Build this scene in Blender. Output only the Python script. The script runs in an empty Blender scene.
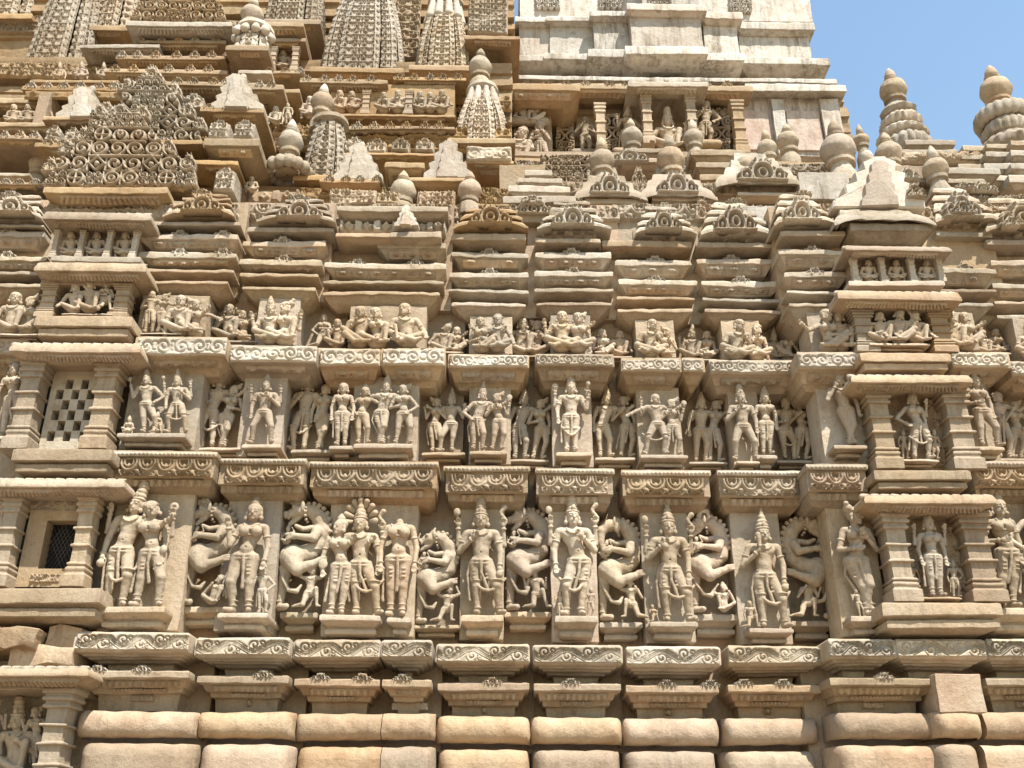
import bpy, math, random
import numpy as np
from math import sin, cos, pi, radians, hypot
rnd = random.Random(7)
C = bpy.context.scene.collection
# ------------------------------------------------------------------ camera model (plan measurements -> metres)
CAMZ, PITCH, YAW, FPX = 1.6, radians(25.0), radians(1.0), 1000.0
_f = np.array([sin(YAW)*cos(PITCH), cos(YAW)*cos(PITCH), sin(PITCH)])
_r = np.array([cos(YAW), -sin(YAW), 0.0])
_u = np.cross(_r, _f)
def P(px, py, Y):
    d = _f*FPX + _r*(px-512) + _u*(384-py)
    t = Y/d[1]
    return d[0]*t, CAMZ + d[2]*t
def PX(px, py, Y): return P(px, py, Y)[0]
def PZ(py, Y, px=512): return P(px, py, Y)[1]

# ------------------------------------------------------------------ mesh plumbing
BASE = {}
def root_base(o):
    while o.parent: o = o.parent
    return BASE.get(o.name, np.zeros(3))
def nmesh(name, V, F, mat, parent=None, smooth=True, sharp=None):
    V = np.asarray(V, dtype=np.float32)
    if parent is not None: V = V - root_base(parent).astype(np.float32)
    me = bpy.data.meshes.new(name)
    if isinstance(F, np.ndarray):
        n = len(F)
        me.vertices.add(len(V)); me.vertices.foreach_set('co', V.ravel())
        me.loops.add(n*4); me.polygons.add(n)
        me.loops.foreach_set('vertex_index', F.astype(np.int32).ravel())
        me.polygons.foreach_set('loop_start', np.arange(0, n*4, 4, dtype=np.int32))
        me.update(calc_edges=True)
    else:
        me.from_pydata(V.tolist(), [], F); me.update()
    if smooth:
        me.polygons.foreach_set('use_smooth', np.ones(len(me.polygons), dtype=bool))
        if sharp: me.set_sharp_from_angle(angle=radians(sharp))
    me.materials.append(mat)
    o = bpy.data.objects.new(name, me); C.objects.link(o)
    if parent is not None: o.parent = parent
    return o
def thing(name, label, cat, base, group=None):
    o = bpy.data.objects.new(name, None); C.objects.link(o)
    o.empty_display_size = .1
    o.location = base; BASE[o.name] = np.array(base, dtype=float)
    o['label'] = label; o['category'] = cat
    if group: o['group'] = group
    return o
class MB:
    def __init__(s): s.v = []; s.f = []; s.n = 0
    def add(s, V, F):
        V = np.asarray(V, float)
        F = F.tolist() if isinstance(F, np.ndarray) else F
        s.v.append(V); s.f += [[i+s.n for i in q] for q in F]; s.n += len(V)
        return s
    def build(s, name, mat, parent=None, smooth=True, sharp=32, wear=.004):
        V = np.concatenate(s.v)
        if wear: V = wob(V, wear)
        return nmesh(name, V, s.f, mat, parent, smooth, sharp)
_rs = np.random.RandomState(5)
_K = [(_rs.normal(size=3)*f, _rs.uniform(0, 6.28), a) for f, a in [(5, .6), (7, .6), (11, .5), (16, .4), (23, .35), (33, .3), (47, .2), (60, .2)]]
_K2 = [(np.random.RandomState(i+50).normal(size=3)*f, i*1.3, a) for i, (f, a) in enumerate([(6, .6), (9, .6), (14, .5), (20, .4), (31, .35), (44, .25)])]
_K3 = [(np.random.RandomState(i+90).normal(size=3)*f, i*2.3, a) for i, (f, a) in enumerate([(6, .6), (9, .6), (14, .5), (20, .4), (31, .35), (44, .25)])]
def pn(V, K): 
    o = np.zeros(len(V))
    for k, p, a in K: o += a*np.sin(V@k+p)
    return o
def wob(V, a):
    V = np.asarray(V, float); W = V.copy()
    W[:, 0] += a*.8*pn(V, _K2); W[:, 1] += a*.8*pn(V, _K3); W[:, 2] += a*pn(V, _K)
    return W

# loft of rectangular rings open at the back; ring = (x0, x1, yf, z), listed from top to bottom
def loft(mb, rings, yb, seg=.07, caps=True):
    xa = min(r[0] for r in rings); xb = max(r[1] for r in rings)
    nx = max(2, int((xb-xa)/seg)); V = []; n = nx+3
    for (x0, x1, yf, z) in rings:
        V.append((x0, yb, z))
        for i in range(nx+1): V.append((x0+(x1-x0)*i/nx, yf, z))
        V.append((x1, yb, z))
    F = []
    for j in range(len(rings)-1):
        for i in range(n-1):
            a = j*n+i; F.append((a, a+n, a+n+1, a+1))
    if caps:
        F.append(tuple(range(n))); F.append(tuple(range((len(rings)-1)*n, len(rings)*n))[::-1])
    mb.add(V, F)
# moulding wrapped round three sides of a bay; prof = [(py, recess)...] top to bottom, py None = same height as the one before
def prof(mb, px0, px1, Y, pts, yb=None, back=.5, pyx=None, bev=.006, shr=1.0):
    pyx = pyx if pyx is not None else next(p for p, r in pts if p is not None)
    x0, x1 = PX(px0, pyx, Y), PX(px1, pyx, Y); rings = []; z = None; mid = (px0+px1)/2
    raw = []
    for py, rec in pts:
        if py is not None: z = P(mid, py, Y+rec)[1]
        raw.append((rec, z))
    raw2 = []
    for i, (r, z) in enumerate(raw):                # small worn rounding at every corner
        if 0 < i < len(raw)-1 and bev:
            for q in (raw[i-1], raw[i+1]):
                L = math.hypot(q[0]-r, q[1]-z)
                t = min(.4, bev/max(L, 1e-6)); raw2.append((r+(q[0]-r)*t, z+(q[1]-z)*t))
        elif i == 0 and bev:
            raw2 += [(r+bev, z), (r, z-bev)]
        else: raw2.append((r, z))
    for r, z in raw2: rings.append((x0+r*shr, x1-r*shr, Y+r, z))
    loft(mb, rings, (Y+back) if yb is None else yb)
    return x0, x1
def slabbox(mb, px0, px1, pyt, pyb, Y, back=.3, lean=0):
    m = (pyt+pyb)/2
    x0, x1 = PX(px0, m, Y), PX(px1, m, Y); zt, zb = PZ(pyt, Y, (px0+px1)/2), PZ(pyb, Y, (px0+px1)/2)
    n = max(3, int((zt-zb)/.08)); b = .006
    r = [(x0+b, x1-b, Y+b, zt)]+[(x0, x1, Y, zt-b-(zt-zb-2*b)*i/n) for i in range(n+1)]+[(x0+b, x1-b, Y+b, zb)]
    loft(mb, r, Y+back)
    return x0, x1, zt, zb
# carved strip: height field over the quad between two horizontal edges
def relief(x0, x1, top, bot, h, cell=.006, edge=.02, flip=1):
    (zt, yt), (zb, yb) = top, bot
    L = math.hypot(zt-zb, yt-yb); nx = max(2, int((x1-x0)/cell)); nz = max(2, int(L/cell))
    u = np.linspace(0, x1-x0, nx+1); v = np.linspace(0, L, nz+1)
    U, W = np.meshgrid(u, v, indexing='ij')
    Hh = h(U, W, x1-x0, L); Hh = (Hh-Hh.min())*np.clip(.82+.5*np.sin(U*3.7+x0*7.1)*np.sin(U*9.3+W*17+x0*3.3)+.18*np.sin(U*41+x0)*np.sin(W*53+U*23), .3, 1.05)
    e = np.minimum(np.minimum(U, (x1-x0)-U), np.minimum(W, L-W)) <= 1e-9
    Hh = np.where(e, -edge, Hh)
    t = W/L
    ny, nzv = (zt-zb)/L, (yb-yt)/L            # outward normal in (y,z): front is -y
    X = x0+U; Yc = yt+(yb-yt)*t - Hh*ny; Z = zt+(zb-zt)*t - Hh*nzv*(-1)*(-1)
    V = np.stack([X, Yc, Z], -1).reshape(-1, 3)
    i = np.arange((nx+1)*(nz+1)).reshape(nx+1, nz+1)
    F = np.stack([i[:-1, :-1], i[:-1, 1:], i[1:, 1:], i[1:, :-1]], -1).reshape(-1, 4)
    return V, F
# height patterns (metres) --------------------------------------------------------------------------------
def g(d, w): return np.exp(-(d/w)**2)
def spiral(X, Z, R, turns, dr, w, ph=0):
    r = np.hypot(X, Z); th = np.arctan2(Z, X*dr)
    s = r/R*turns-(th+ph)/(2*pi); d = np.abs(s-np.round(s))*R/turns
    return g(d, w)*(r < R)*(r > R*.12)
def h_scroll(dep=.045):
    def h(U, W, Lx, Lz):
        n = max(2, round(Lx/(Lz*1.05))); w = Lx/n
        k = np.floor(U/w); X = U-(k+.5)*w; Z = W-Lz/2
        dr = np.where(k % 2 == 0, 1, -1)
        a = spiral(X, Z, Lz*.44, 1.5, dr, Lz*.07, .6+.9*np.sin(k*2.3))
        b = g(np.abs(np.hypot(X-w*.5*np.sign(X), Z*1.0)-Lz*.25), Lz*.045)*(np.abs(X) > w*.36)
        br = g(np.minimum(W, Lz-W), Lz*.04)
        n2 = .8+.2*np.sin(U*9+W*31)
        return -dep*np.clip(a+b*.8+br*.0, 0, 1)*n2
    return h
def h_wave(dep=.045):
    def h(U, W, Lx, Lz):
        n = max(1, round(Lx/(Lz*2.5))); w = Lx/n; q = 2*pi*U/w
        c = Lz/2+Lz*.3*np.sin(q); d = np.abs(W-c)/np.sqrt(1+(Lz*.3*2*pi/w*np.cos(q))**2)
        a = g(d-Lz*.05, Lz*.045)+g(d-Lz*.17, Lz*.04)*.9
        k = np.floor(U/(w/2)); X = U-(k+.5)*w/2; up = np.where(k % 2 == 0, -1, 1)
        Z = W-(Lz/2+up*Lz*.12)
        s = spiral(X, Z, Lz*.42, 1.6, up, Lz*.05, 1.5)
        X2 = X-w*.17; s2 = spiral(X2, W-(Lz/2+up*Lz*.22), Lz*.22, 1.2, -up, Lz*.045)
        m = (np.abs(W-Lz/2) < Lz*.44)
        return -dep*np.clip(np.maximum(a, np.maximum(s, s2))*m, 0, 1)
    return h
def h_frieze(dep=.035):       # arched leaf arcade
    def h(U, W, Lx, Lz):
        n = max(2, round(Lx/(Lz*1.0))); w = Lx/n; k = np.floor(U/w); X = U-(k+.5)*w
        r1 = np.hypot(X, (W-Lz*.15)*.9)
        ring = np.maximum(g(r1-w*.43, w*.085)**.6, g(r1-w*.25, w*.06)**.7)
        leaf = np.maximum(0, 1-np.hypot(X/(w*.14), (W-Lz*.4)/(Lz*.3))**2)
        X3 = np.abs(X)-w*.5
        leaf2 = np.maximum(0, 1-np.hypot(X3/(w*.16), (W-Lz*.72)/(Lz*.22))**2)
        sp = spiral(np.abs(X)-w*.26, W-Lz*.75, Lz*.2, 1.2, 1, Lz*.05)
        fr = ((W < Lz*.07)|(W > Lz*.93))
        return dep*(np.clip(np.maximum.reduce([ring, leaf, leaf2, sp*.8, fr*1.0]), 0, 1)-1)
    return h
def h_bead(dep=.015, asp=.9):
    def h(U, W, Lx, Lz):
        n = max(4, round(Lx/(Lz*asp))); w = Lx/n; X = (U/w) % 1-.5
        return dep*(np.maximum(np.clip(1.6*(1-np.hypot(X/.42, (W-Lz/2)/(Lz*.36))**2), 0, 1), ((W < Lz*.1)|(W > Lz*.92)))-1)
    return h
def h_rosette(dep=.02, asp=2.6, leafy=1):
    def h(U, W, Lx, Lz):
        n = max(2, round(Lx/(Lz*asp))); w = Lx/n; X = U-(np.floor(U/w)+.5)*w; Z = W-Lz*.36
        r = np.hypot(X/(w*.2), Z/(Lz*.26))
        ro = np.clip(1.3-r**2, 0, 1)*(.7+.3*np.cos(6*np.arctan2(Z, X*.6)))*(Z > -Lz*.2)
        lf = g(np.abs(np.abs(X)-w*.5+.15*w*np.clip((W-Lz*.3)/Lz, 0, 1)), w*.02)
        return dep*ro-dep*.5*lf*(W > Lz*.25)*leafy-dep*.4*g(W-Lz*.12, Lz*.05)
    return h
def h_pend(dep=.045, asp=.8):    # hanging petals
    def h(U, W, Lx, Lz):
        n = max(3, round(Lx/(Lz*asp))); w = Lx/n; X = np.abs((U/w) % 1-.5)
        m = (X < .40*np.sqrt(np.clip(1-(W/Lz)**2, 0, 1)))
        return dep*(m*(.75+.25*np.cos(X*9))-1)*(W > Lz*.12)
    return h
def h_diamond(dep=.03, asp=1.6):
    def h(U, W, Lx, Lz):
        n = max(1, round(Lx/(Lz*asp))); w = Lx/n; X = np.abs((U/w) % 1-.5)*w; Z = np.abs(W-Lz/2)
        d = X/(Lz*.42)+Z/(Lz*.46); post = (np.abs(X-w*.5) < w*.16)
        return dep*(np.clip(np.maximum(np.clip((1-d)*4, 0, 1)*(.6+.4*np.clip(d*2.2-.3, 0, 1)), post*.8), 0, 1)-1)
    return h
def h_tri(dep=.02, asp=.7):
    def h(U, W, Lx, Lz):
        n = max(3, round(Lx/(Lz*asp))); w = Lx/n; X = np.abs((U/w) % 1-.5)*2
        return -dep*((W/Lz) > (1-X)*.9+.05)
    return h
def h_slash(dep=.015, asp=.55):
    def h(U, W, Lx, Lz):
        n = max(3, round(Lx/(Lz*asp))); w = Lx/n
        X = ((U-W*.5*(U-Lx/2)/(Lx/2)*1.0)/w) % 1-.5
        return -dep*g(X, .13)*(W > Lz*.15)*(W < Lz*.85)
    return h
def gav(X, Z, s):                # one horseshoe-arch tile, X,Z in -0.5..0.5 ; 1 = proud, 0 = deep
    r = np.hypot(X, Z+.05); ring = np.maximum(g(r-.34, .07), g(r-.17, .055)*(Z > -.12))
    foot = ((np.abs(np.abs(X)-.36) < .11)&(Z < -.05)); bar = (np.abs(Z+.42) < .06)
    top = np.maximum(0, 1-np.hypot(X/.13, (Z-.42)/.13)**2)
    c = np.hypot(np.abs(X)-.42, Z-.33); cur = g(c-.12, .05)
    return np.clip(np.maximum.reduce([ring, foot*.85, bar*.9, top, cur]), 0, 1)
def h_gav(dep=.03, tile=.12, band=0):
    def h(U, W, Lx, Lz):
        n = max(1, round(Lx/tile)); w = Lx/n; m = max(1, round(Lz/tile)); hh = Lz/m
        X = (U/w) % 1-.5; Z = .5-(W/hh) % 1
        return dep*(gav(X, Z, 1)-1)
    return h
def h_plaque(dep=.04):
    def h(U, W, Lx, Lz):
        X = (U/Lx-.5)*2; Z = (.5-W/Lz)*2; r = np.hypot(np.abs(X)-.42, np.abs(Z)-.42)
        a = np.maximum(g(r-.3, .09), g(np.abs(X)+np.abs(Z)-.5, .1)); fr = np.maximum(np.abs(X), np.abs(Z)) > .86
        return dep*(np.clip(np.maximum(a, fr), 0, 1)-1)
    return h

def hsh(a, b, s=0): q = np.sin(a*12.9898+b*78.233+s*3.7)*43758.5453; return q-np.floor(q)
def tracery(X, Z, tile, seed=0):
    big = tracery_(X, Z, tile, seed); sm = tracery_(X, Z, tile/2, seed+3)
    k = np.floor(np.abs(X)/tile); m = np.floor(Z/tile); return np.where(hsh(k, m, seed+7) > .58, sm, big)
def tracery_(X, Z, tile, seed=0):     # open scrollwork: every cell holds a ring, spiral, star or lozenge
    A = np.abs(X); k = np.floor(A/tile); m = np.floor(Z/tile); x = A/tile-k-.5; z = Z/tile-m-.5
    h = hsh(k, m, seed); r = np.hypot(x, z); th = np.arctan2(z, x); w = .075
    ring = np.maximum(g(r-.38, w), g(r-.15, w)); s1 = r/.46*1.6-th/(2*pi); sp = g(np.abs(s1-np.round(s1))*.29, w)*(r < .5)
    s2 = r/.46*1.4+th/(2*pi); sq = g(np.abs(s2-np.round(s2))*.33, w)*(r < .5); lz = np.maximum(g(np.abs(x)+np.abs(z)-.44, w), g(r-.05, .1))
    st = np.maximum(g(r-.42, w*.8), g(np.minimum(np.abs(x), np.abs(z)), .05)*(r < .42)); hs = np.maximum(g(np.hypot(x, z+.1)-.36, w)*(z > -.38), g(np.hypot(x, z-.05)-.13, w))
    v = np.where(h < .2, ring, np.where(h < .42, sp, np.where(h < .62, sq, np.where(h < .72, lz, np.where(h < .82, st, hs)))))
    return np.clip(np.maximum.reduce([v, g(np.abs(z)-.5, .05)*(hsh(k, m+np.sign(z)*.5, 3) > .35), g(np.abs(x)-.5, .045)*(hsh(m, k, 9) > .6)]), 0, 1)
# ------------------------------------------------------------------ carved figures: distance field -> surface net
def nets(D, o, h):
    s = D < 0; n = np.array(D.shape)-1
    c = np.zeros(n, np.int8)
    offs = [(i, j, k) for i in (0, 1) for j in (0, 1) for k in (0, 1)]
    for i, j, k in offs: c += s[i:i+n[0], j:j+n[1], k:k+n[2]]
    act = (c > 0) & (c < 8); ii = np.argwhere(act)
    ids = np.full(n, -1, np.int64); ids[act] = np.arange(len(ii))
    acc = np.zeros((len(ii), 3)); cnt = np.zeros(len(ii))
    for a in offs:
        for ax in range(3):
            if a[ax]: continue
            b = list(a); b[ax] = 1; a_ = np.array(a); b_ = np.array(b)
            va = D[tuple((ii+a_).T)]; vb = D[tuple((ii+b_).T)]
            m = (va < 0) != (vb < 0)
            t = np.where(m, va/np.where(m, va-vb, 1), 0)
            acc += np.where(m[:, None], a_+t[:, None]*(b_-a_), 0); cnt += m
    V = (ii+acc/cnt[:, None])*h+o
    Fs = []
    for ax in range(3):
        S = np.moveaxis(s, ax, 0); I = np.moveaxis(ids, ax, 0)
        m = S[:-1, 1:-1, 1:-1] != S[1:, 1:-1, 1:-1]
        q = np.argwhere(m); i, j, k = q.T
        f = np.stack([I[i, j, k], I[i, j+1, k], I[i, j+1, k+1], I[i, j, k+1]], -1)
        fl = S[:-1, 1:-1, 1:-1][m]
        f[~fl] = f[~fl][:, ::-1]
        if ax == 1: f = f[:, ::-1]
        Fs.append(f)
    return V, np.concatenate(Fs)
def sdf(prims, h, ymax=None, rough=.0022, seed=0):
    lo = np.full(3, 1e9); hi = -lo
    bb = []
    for p in prims:
        if p[0] == 'c': a, b, r1, r2 = p[1:5]; r = max(r1, r2); l = np.minimum(a, b)-r; u = np.maximum(a, b)+r
        else: r = p[2].max(); l = p[1]-r; u = p[1]+r
        bb.append((l, u)); lo = np.minimum(lo, l); hi = np.maximum(hi, u)
    lo -= 3*h; hi += 3*h
    if ymax is not None: hi[1] = min(hi[1], ymax+2*h)
    N = np.maximum(((hi-lo)/h).astype(int)+2, 4)
    ax = [(lo[i]+h*np.arange(N[i])).astype(np.float32) for i in range(3)]
    D = np.full(N, .2, np.float32)
    for p, (l, u) in zip(prims, bb):
        k = p[-2]; sub = p[-1]; m = k+2.5*h
        i0 = np.clip(((l-m-lo)/h).astype(int), 0, N); i1 = np.clip(((u+m-lo)/h).astype(int)+2, 0, N)
        if (i1 <= i0).any(): continue
        sl = tuple(slice(a, b) for a, b in zip(i0, i1))
        x = ax[0][sl[0]][:, None, None]; y = ax[1][sl[1]][None, :, None]; z = ax[2][sl[2]][None, None, :]
        if p[0] == 'c':
            a, b, r1, r2 = p[1:5]; d = b-a; L = max(float(d@d), 1e-9)
            t = np.clip(((x-a[0])*d[0]+(y-a[1])*d[1]+(z-a[2])*d[2])/L, 0, 1)
            q = np.sqrt((x-a[0]-t*d[0])**2+(y-a[1]-t*d[1])**2+(z-a[2]-t*d[2])**2)-(r1+(r2-r1)*t)
        else:
            c, r, R = p[1:4]; X, Y, Z = x-c[0], y-c[1], z-c[2]
            if R is not None: X, Y, Z = (R[0, 0]*X+R[1, 0]*Y+R[2, 0]*Z, R[0, 1]*X+R[1, 1]*Y+R[2, 1]*Z, R[0, 2]*X+R[1, 2]*Y+R[2, 2]*Z)
            k0 = np.sqrt((X/r[0])**2+(Y/r[1])**2+(Z/r[2])**2)
            k1 = np.sqrt((X/r[0]**2)**2+(Y/r[1]**2)**2+(Z/r[2]**2)**2)
            q = k0*(k0-1)/np.maximum(k1, 1e-6)
        S = D[sl]
        if sub: e = np.clip(k-np.abs(S+q), 0, None)/k; D[sl] = np.maximum(S, -q)+e*e*k*.25
        else: e = np.clip(k-np.abs(S-q), 0, None)/k; D[sl] = np.minimum(S, q)-e*e*k*.25
    if rough:
        x = ax[0][:, None, None]; y = ax[1][None, :, None]; z = ax[2][None, None, :]; q = seed*1.7
        D += .6*rough*(np.sin(61*x+37*z+q)*np.sin(53*z-29*y+q*2)+.7*np.sin(23*x-31*y+q)*np.sin(27*z+19*x))
    if ymax is not None: D = np.maximum(D, ax[1][None, :, None]-ymax)
    D[0], D[-1] = 1, 1; D[:, 0], D[:, -1] = 1, 1; D[:, :, 0], D[:, :, -1] = 1, 1
    return nets(D, lo, h)

A3 = lambda *a: np.array(a, float)
def ralign(d):
    d = d/np.linalg.norm(d); a = A3(1, 0, 0) if abs(d[0]) < .8 else A3(0, 1, 0)
    u = np.cross(d, a); u /= np.linalg.norm(u); v = np.cross(d, u)
    return np.stack([u, v, d], 1)
class Fig:
    def __init__(s): s.p = []
    def c(s, a, b, r1, r2=None, k=.012, sub=0): s.p.append(['c', A3(*a), A3(*b), r1, r1 if r2 is None else r2, k, sub])
    def e(s, c, r, R=None, k=.012, sub=0):
        r = A3(r, r, r) if np.isscalar(r) else A3(*r); s.p.append(['e', A3(*c), r, R, k, sub])
    def ch(s, pts, r, k=.006):
        n = len(pts)-1
        rr = r if isinstance(r, (list, tuple)) else [r]*(n+1)
        for i in range(n): s.c(pts[i], pts[i+1], rr[i], rr[i+1], k)
    def xf(s, sc=1., off=(0, 0, 0), shear=0., mir=False, rot=0.):
        o = A3(*off); M = np.diag([-1., 1, 1]) if mir else np.eye(3)
        if rot: M = np.array([[cos(rot), 0, sin(rot)], [0, 1, 0], [-sin(rot), 0, cos(rot)]])@M
        def t(p): p = M@p; p = p.copy(); p[0] += shear*p[2]; return p*sc+o
        q = []
        for a in s.p:
            if a[0] == 'c': q.append(['c', t(a[1]), t(a[2]), a[3]*sc, a[4]*sc, a[5]*sc, a[6]])
            else:
                R = a[3]
                if mir or rot: R = M@(np.eye(3) if R is None else R)
                q.append(['e', t(a[1]), a[2]*sc, R, a[4]*sc, a[5]])
        f = Fig(); f.p = q; return f
def rotm(tilt, turn):
    ct, st, cu, su = cos(tilt), sin(tilt), cos(turn), sin(turn)
    return np.array([[ct, 0, st], [0, 1, 0], [-st, 0, ct]])@np.array([[cu, -su, 0], [su, cu, 0], [0, 0, 1]])
ARM = dict(down=((.045, .0, -.175), (.035, -.045, -.335)), hip=((.125, .01, -.145), (.01, -.07, -.265)), chest=((.06, .0, -.17), (-.065, -.105, -.06)),
    belly=((.06, .0, -.175), (-.06, -.11, -.19)), up=((.06, -.03, -.165), (.085, -.07, .0)), back=((.075, .02, -.10), (.075, -.02, .075)),
    high=((.11, -.01, .05), (.02, -.03, .19)), out=((.14, -.02, -.06), (.25, -.05, -.13)), emb=((.12, -.03, -.07), (.21, -.09, -.02)),
    reach=((.04, -.07, -.14), (-.15, -.12, -.16)), over=((.10, .03, .0), (.20, .02, -.05)), knee=((.08, -.03, -.17), (.09, -.14, -.27)),
    lap=((.06, 0, -.18), (-.03, -.13, -.27)), fwd=((.03, -.06, -.16), (.02, -.2, -.1)), chin=((.07, -.05, -.16), (-.05, -.1, .03)))
def human(sex='m', pose='stand', hip=0., sway=0., legs='a', aL='down', aR='down', bL=None, bR=None, iL=None, iR=None, jL=None, jR=None,
          turn=0., tilt=0., hat='crown', loop=True, head=True, hx=0., fine=True, sash=True, halo=False):
    F = Fig(); f = sex == 'f'; S = lambda s: -1 if s == 'L' else 1
    z0 = .45 if pose in ('sit', 'ease', 'side') else (.22 if pose == 'kneel' else 0)
    pz = .5-z0; pel = A3(hip, 0, pz); che = A3(sway, -.005, .73-z0); wst = (pel+che)/2+A3(hip*.25, 0, 0)
    # trunk
    F.e(pel+A3(0, 0, -.015 if f else 0), (.112 if f else .09, .075, .075), k=.02)
    F.c(pel, che, .056 if f else .066, .06 if f else .078, .02)
    F.e(che, (.085 if f else .10, .064, .085), k=.03)
    sh = .112 if f else .135; sz = .05
    F.c(che+A3(-sh+.02, 0, sz), che+A3(sh-.02, 0, sz), .036 if f else .042, k=.03)
    if f:
        for q in (-1, 1): F.e(che+A3(q*.05, -.062, -.002), .049, k=.008)
        F.e(wst+A3(0, -.035, -.045), (.055, .045, .045), k=.03)
    else:
        for q in (-1, 1): F.e(che+A3(q*.045, -.045, .01), (.048, .03, .036), k=.02)
        F.e(wst+A3(0, -.03, -.02), (.05, .04, .05), k=.03)
    if fine: F.e(wst+A3(0, -.078 if f else -.07, -.035), .009, k=.006, sub=1)
    # girdle
    gz = .02
    for r_ in ((.0, .012), (-.03, .009)):
        pts = [pel+A3(.1*sin(t)*(1.03 if f else .93), -.08*cos(t)-.002, gz+r_[0]-.018*cos(t)) for t in np.linspace(-1.5, 1.5, 7)]
        F.ch(pts, r_[1], .004)
    # necklace
    F.ch([che+A3(.065*sin(t), -.066-.02*cos(t), .075-.06*cos(t)) for t in np.linspace(-1.4, 1.4, 7)], .0105, .002)
    if f: F.ch([che+A3(.04*sin(t), -.085+.02*abs(sin(t)), .06-.1*cos(t)) for t in np.linspace(-1.3, 1.3, 6)], .007, .003)
    # legs
    tr, kr, ar = (.072, .043, .025) if f else (.064, .043, .027)
    if pose in ('sit', 'ease', 'side'): tr, kr, ar = tr*.82, kr*.86, ar
    hj = {q: pel+A3(S(q)*.052, 0, -.02) for q in 'LR'}
    if pose == 'stand':
        fx = dict(a=(-.055, .075), b=(-.075, .055), w=(-.13, .13), x=(.03, -.03), c=(-.05, .05), t=(-.03, .16), u=(-.16, .03))[legs]
        bent = dict(a='R', b='L', w='LR', x='R', c='', t='R', u='L')[legs]
        for q, x in zip('LR', fx):
            kn = (hj[q]+A3(x, 0, .04))/2+A3(S(q)*(.035 if q in bent else .0), -.05 if q in bent else -.015, .005)
            an = A3(x, .0, .045)
            F.c(hj[q], kn, tr, kr, .02); F.c(kn, (kn*.45+an*.55)+A3(0, .012, .02), kr*.93, kr*.86, .012); F.c(kn, an, kr*.85, ar, .012)
            out = S(q)*(.05 if (q in bent or legs == 'w') else .02)
            F.c(an-A3(0, -.012, .022), an+A3(out, -.085, -.03), .027, .019, .01)
            F.e(an+A3(0, 0, .018), (ar+.011, ar+.011, .011), k=.004)
            if loop: F.e(kn+A3(0, .0, .05), (kr+.012, kr+.012, .016), k=.008)
            else: F.e(an+A3(0, 0, .06), (ar+.014, ar+.014, .008), k=.004)
        if loop:                       # scarf looped across the shins and the central pleat
            a = A3(fx[0]-.06, -.02, .34); b = A3(fx[1]+.06, -.02, .34)
            F.ch([a*(1-t)+b*t+A3(0, -.055*sin(pi*t), -.13*sin(pi*t)) for t in np.linspace(0, 1, 7)], .014, .006)
        if sash:
            F.ch([pel+A3(.0, -.085, 0), pel*.7+A3(.005, -.075, .03), A3((fx[0]+fx[1])/2, -.045, .22)], [.016, .013, .016], .005)
            F.ch([pel+A3(-.1, -.02, 0), pel+A3(-.125, -.01, -.13), A3(fx[0]-.07, .01, .14)], [.012, .011, .015], .006)
            for q in (-1, 1):
                for t in (.25, .5, .75): F.e(hj['L' if q < 0 else 'R']+A3(q*.005, -tr+.006, -.04-.14*t), (.02, .009, .011), k=.004)
    elif pose == 'sit':                # cross legged
        for q in 'LR':
            kn = A3(pel[0]+S(q)*.19, -.06, .135+.02*(q == 'L')); an = A3(pel[0]-S(q)*.09, -.105-.015*(q == 'L'), .03)
            F.c(pel+A3(S(q)*.05, -.01, 0), kn, tr, kr, .02); F.c(kn, an, kr, ar+.004, .012); F.c(an, an+A3(-S(q)*.075, .0, .025), .026, .018, .01)
            F.e(an*.75+kn*.25, (.018, .034, .034), k=.004)
    elif pose == 'ease':               # one knee raised
        kn = A3(pel[0]+.13, -.1, .26); an = A3(pel[0]+.1, -.11, .03)
        F.c(pel+A3(.05, -.01, 0), kn, tr, kr, .02); F.c(kn, an, kr, ar, .012); F.c(an, an+A3(.05, -.06, -.015), .026, .018, .01); F.e(an+A3(0, 0, .02), (.038, .038, .011), k=.004)
        kn = A3(pel[0]-.19, -.07, .14); an = A3(pel[0]+.03, -.11, .03)
        F.c(pel+A3(-.05, -.01, 0), kn, tr, kr, .02); F.c(kn, an, kr, ar+.004, .012); F.c(an, an+A3(.08, -.01, 0), .026, .018, .01)
    elif pose == 'side':               # seated with both legs swung to one side
        for j, (dx, dz) in enumerate(((.2, .13), (.17, .05))):
            kn = A3(pel[0]+dx, -.1-.02*j, dz+.07); an = A3(pel[0]-.04+.1*j, -.115, .03)
            F.c(pel+A3(.04-.06*j, -.01, 0), kn, tr, kr, .02); F.c(kn, an, kr, ar+.003, .012); F.c(an, an+A3(-.09, -.01, -.0), .026, .018, .01)
    elif pose == 'kneel':
        kn = A3(pel[0]+.12, -.1, pz+.06); an = A3(pel[0]+.16, -.09, .04)
        F.c(pel+A3(.05, -.01, 0), kn, tr, kr, .02); F.c(kn, an, kr, ar, .012); F.c(an, an+A3(.07, -.03, -.015), .026, .018, .01)
        kn = A3(pel[0]-.1, -.1, .05); an = A3(pel[0]-.25, -.03, .05)
        F.c(pel+A3(-.05, -.01, 0), kn, tr, kr, .02); F.c(kn, an, kr, ar, .012); F.c(an, an+A3(-.06, 0, -.02), .026, .018, .01)
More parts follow.
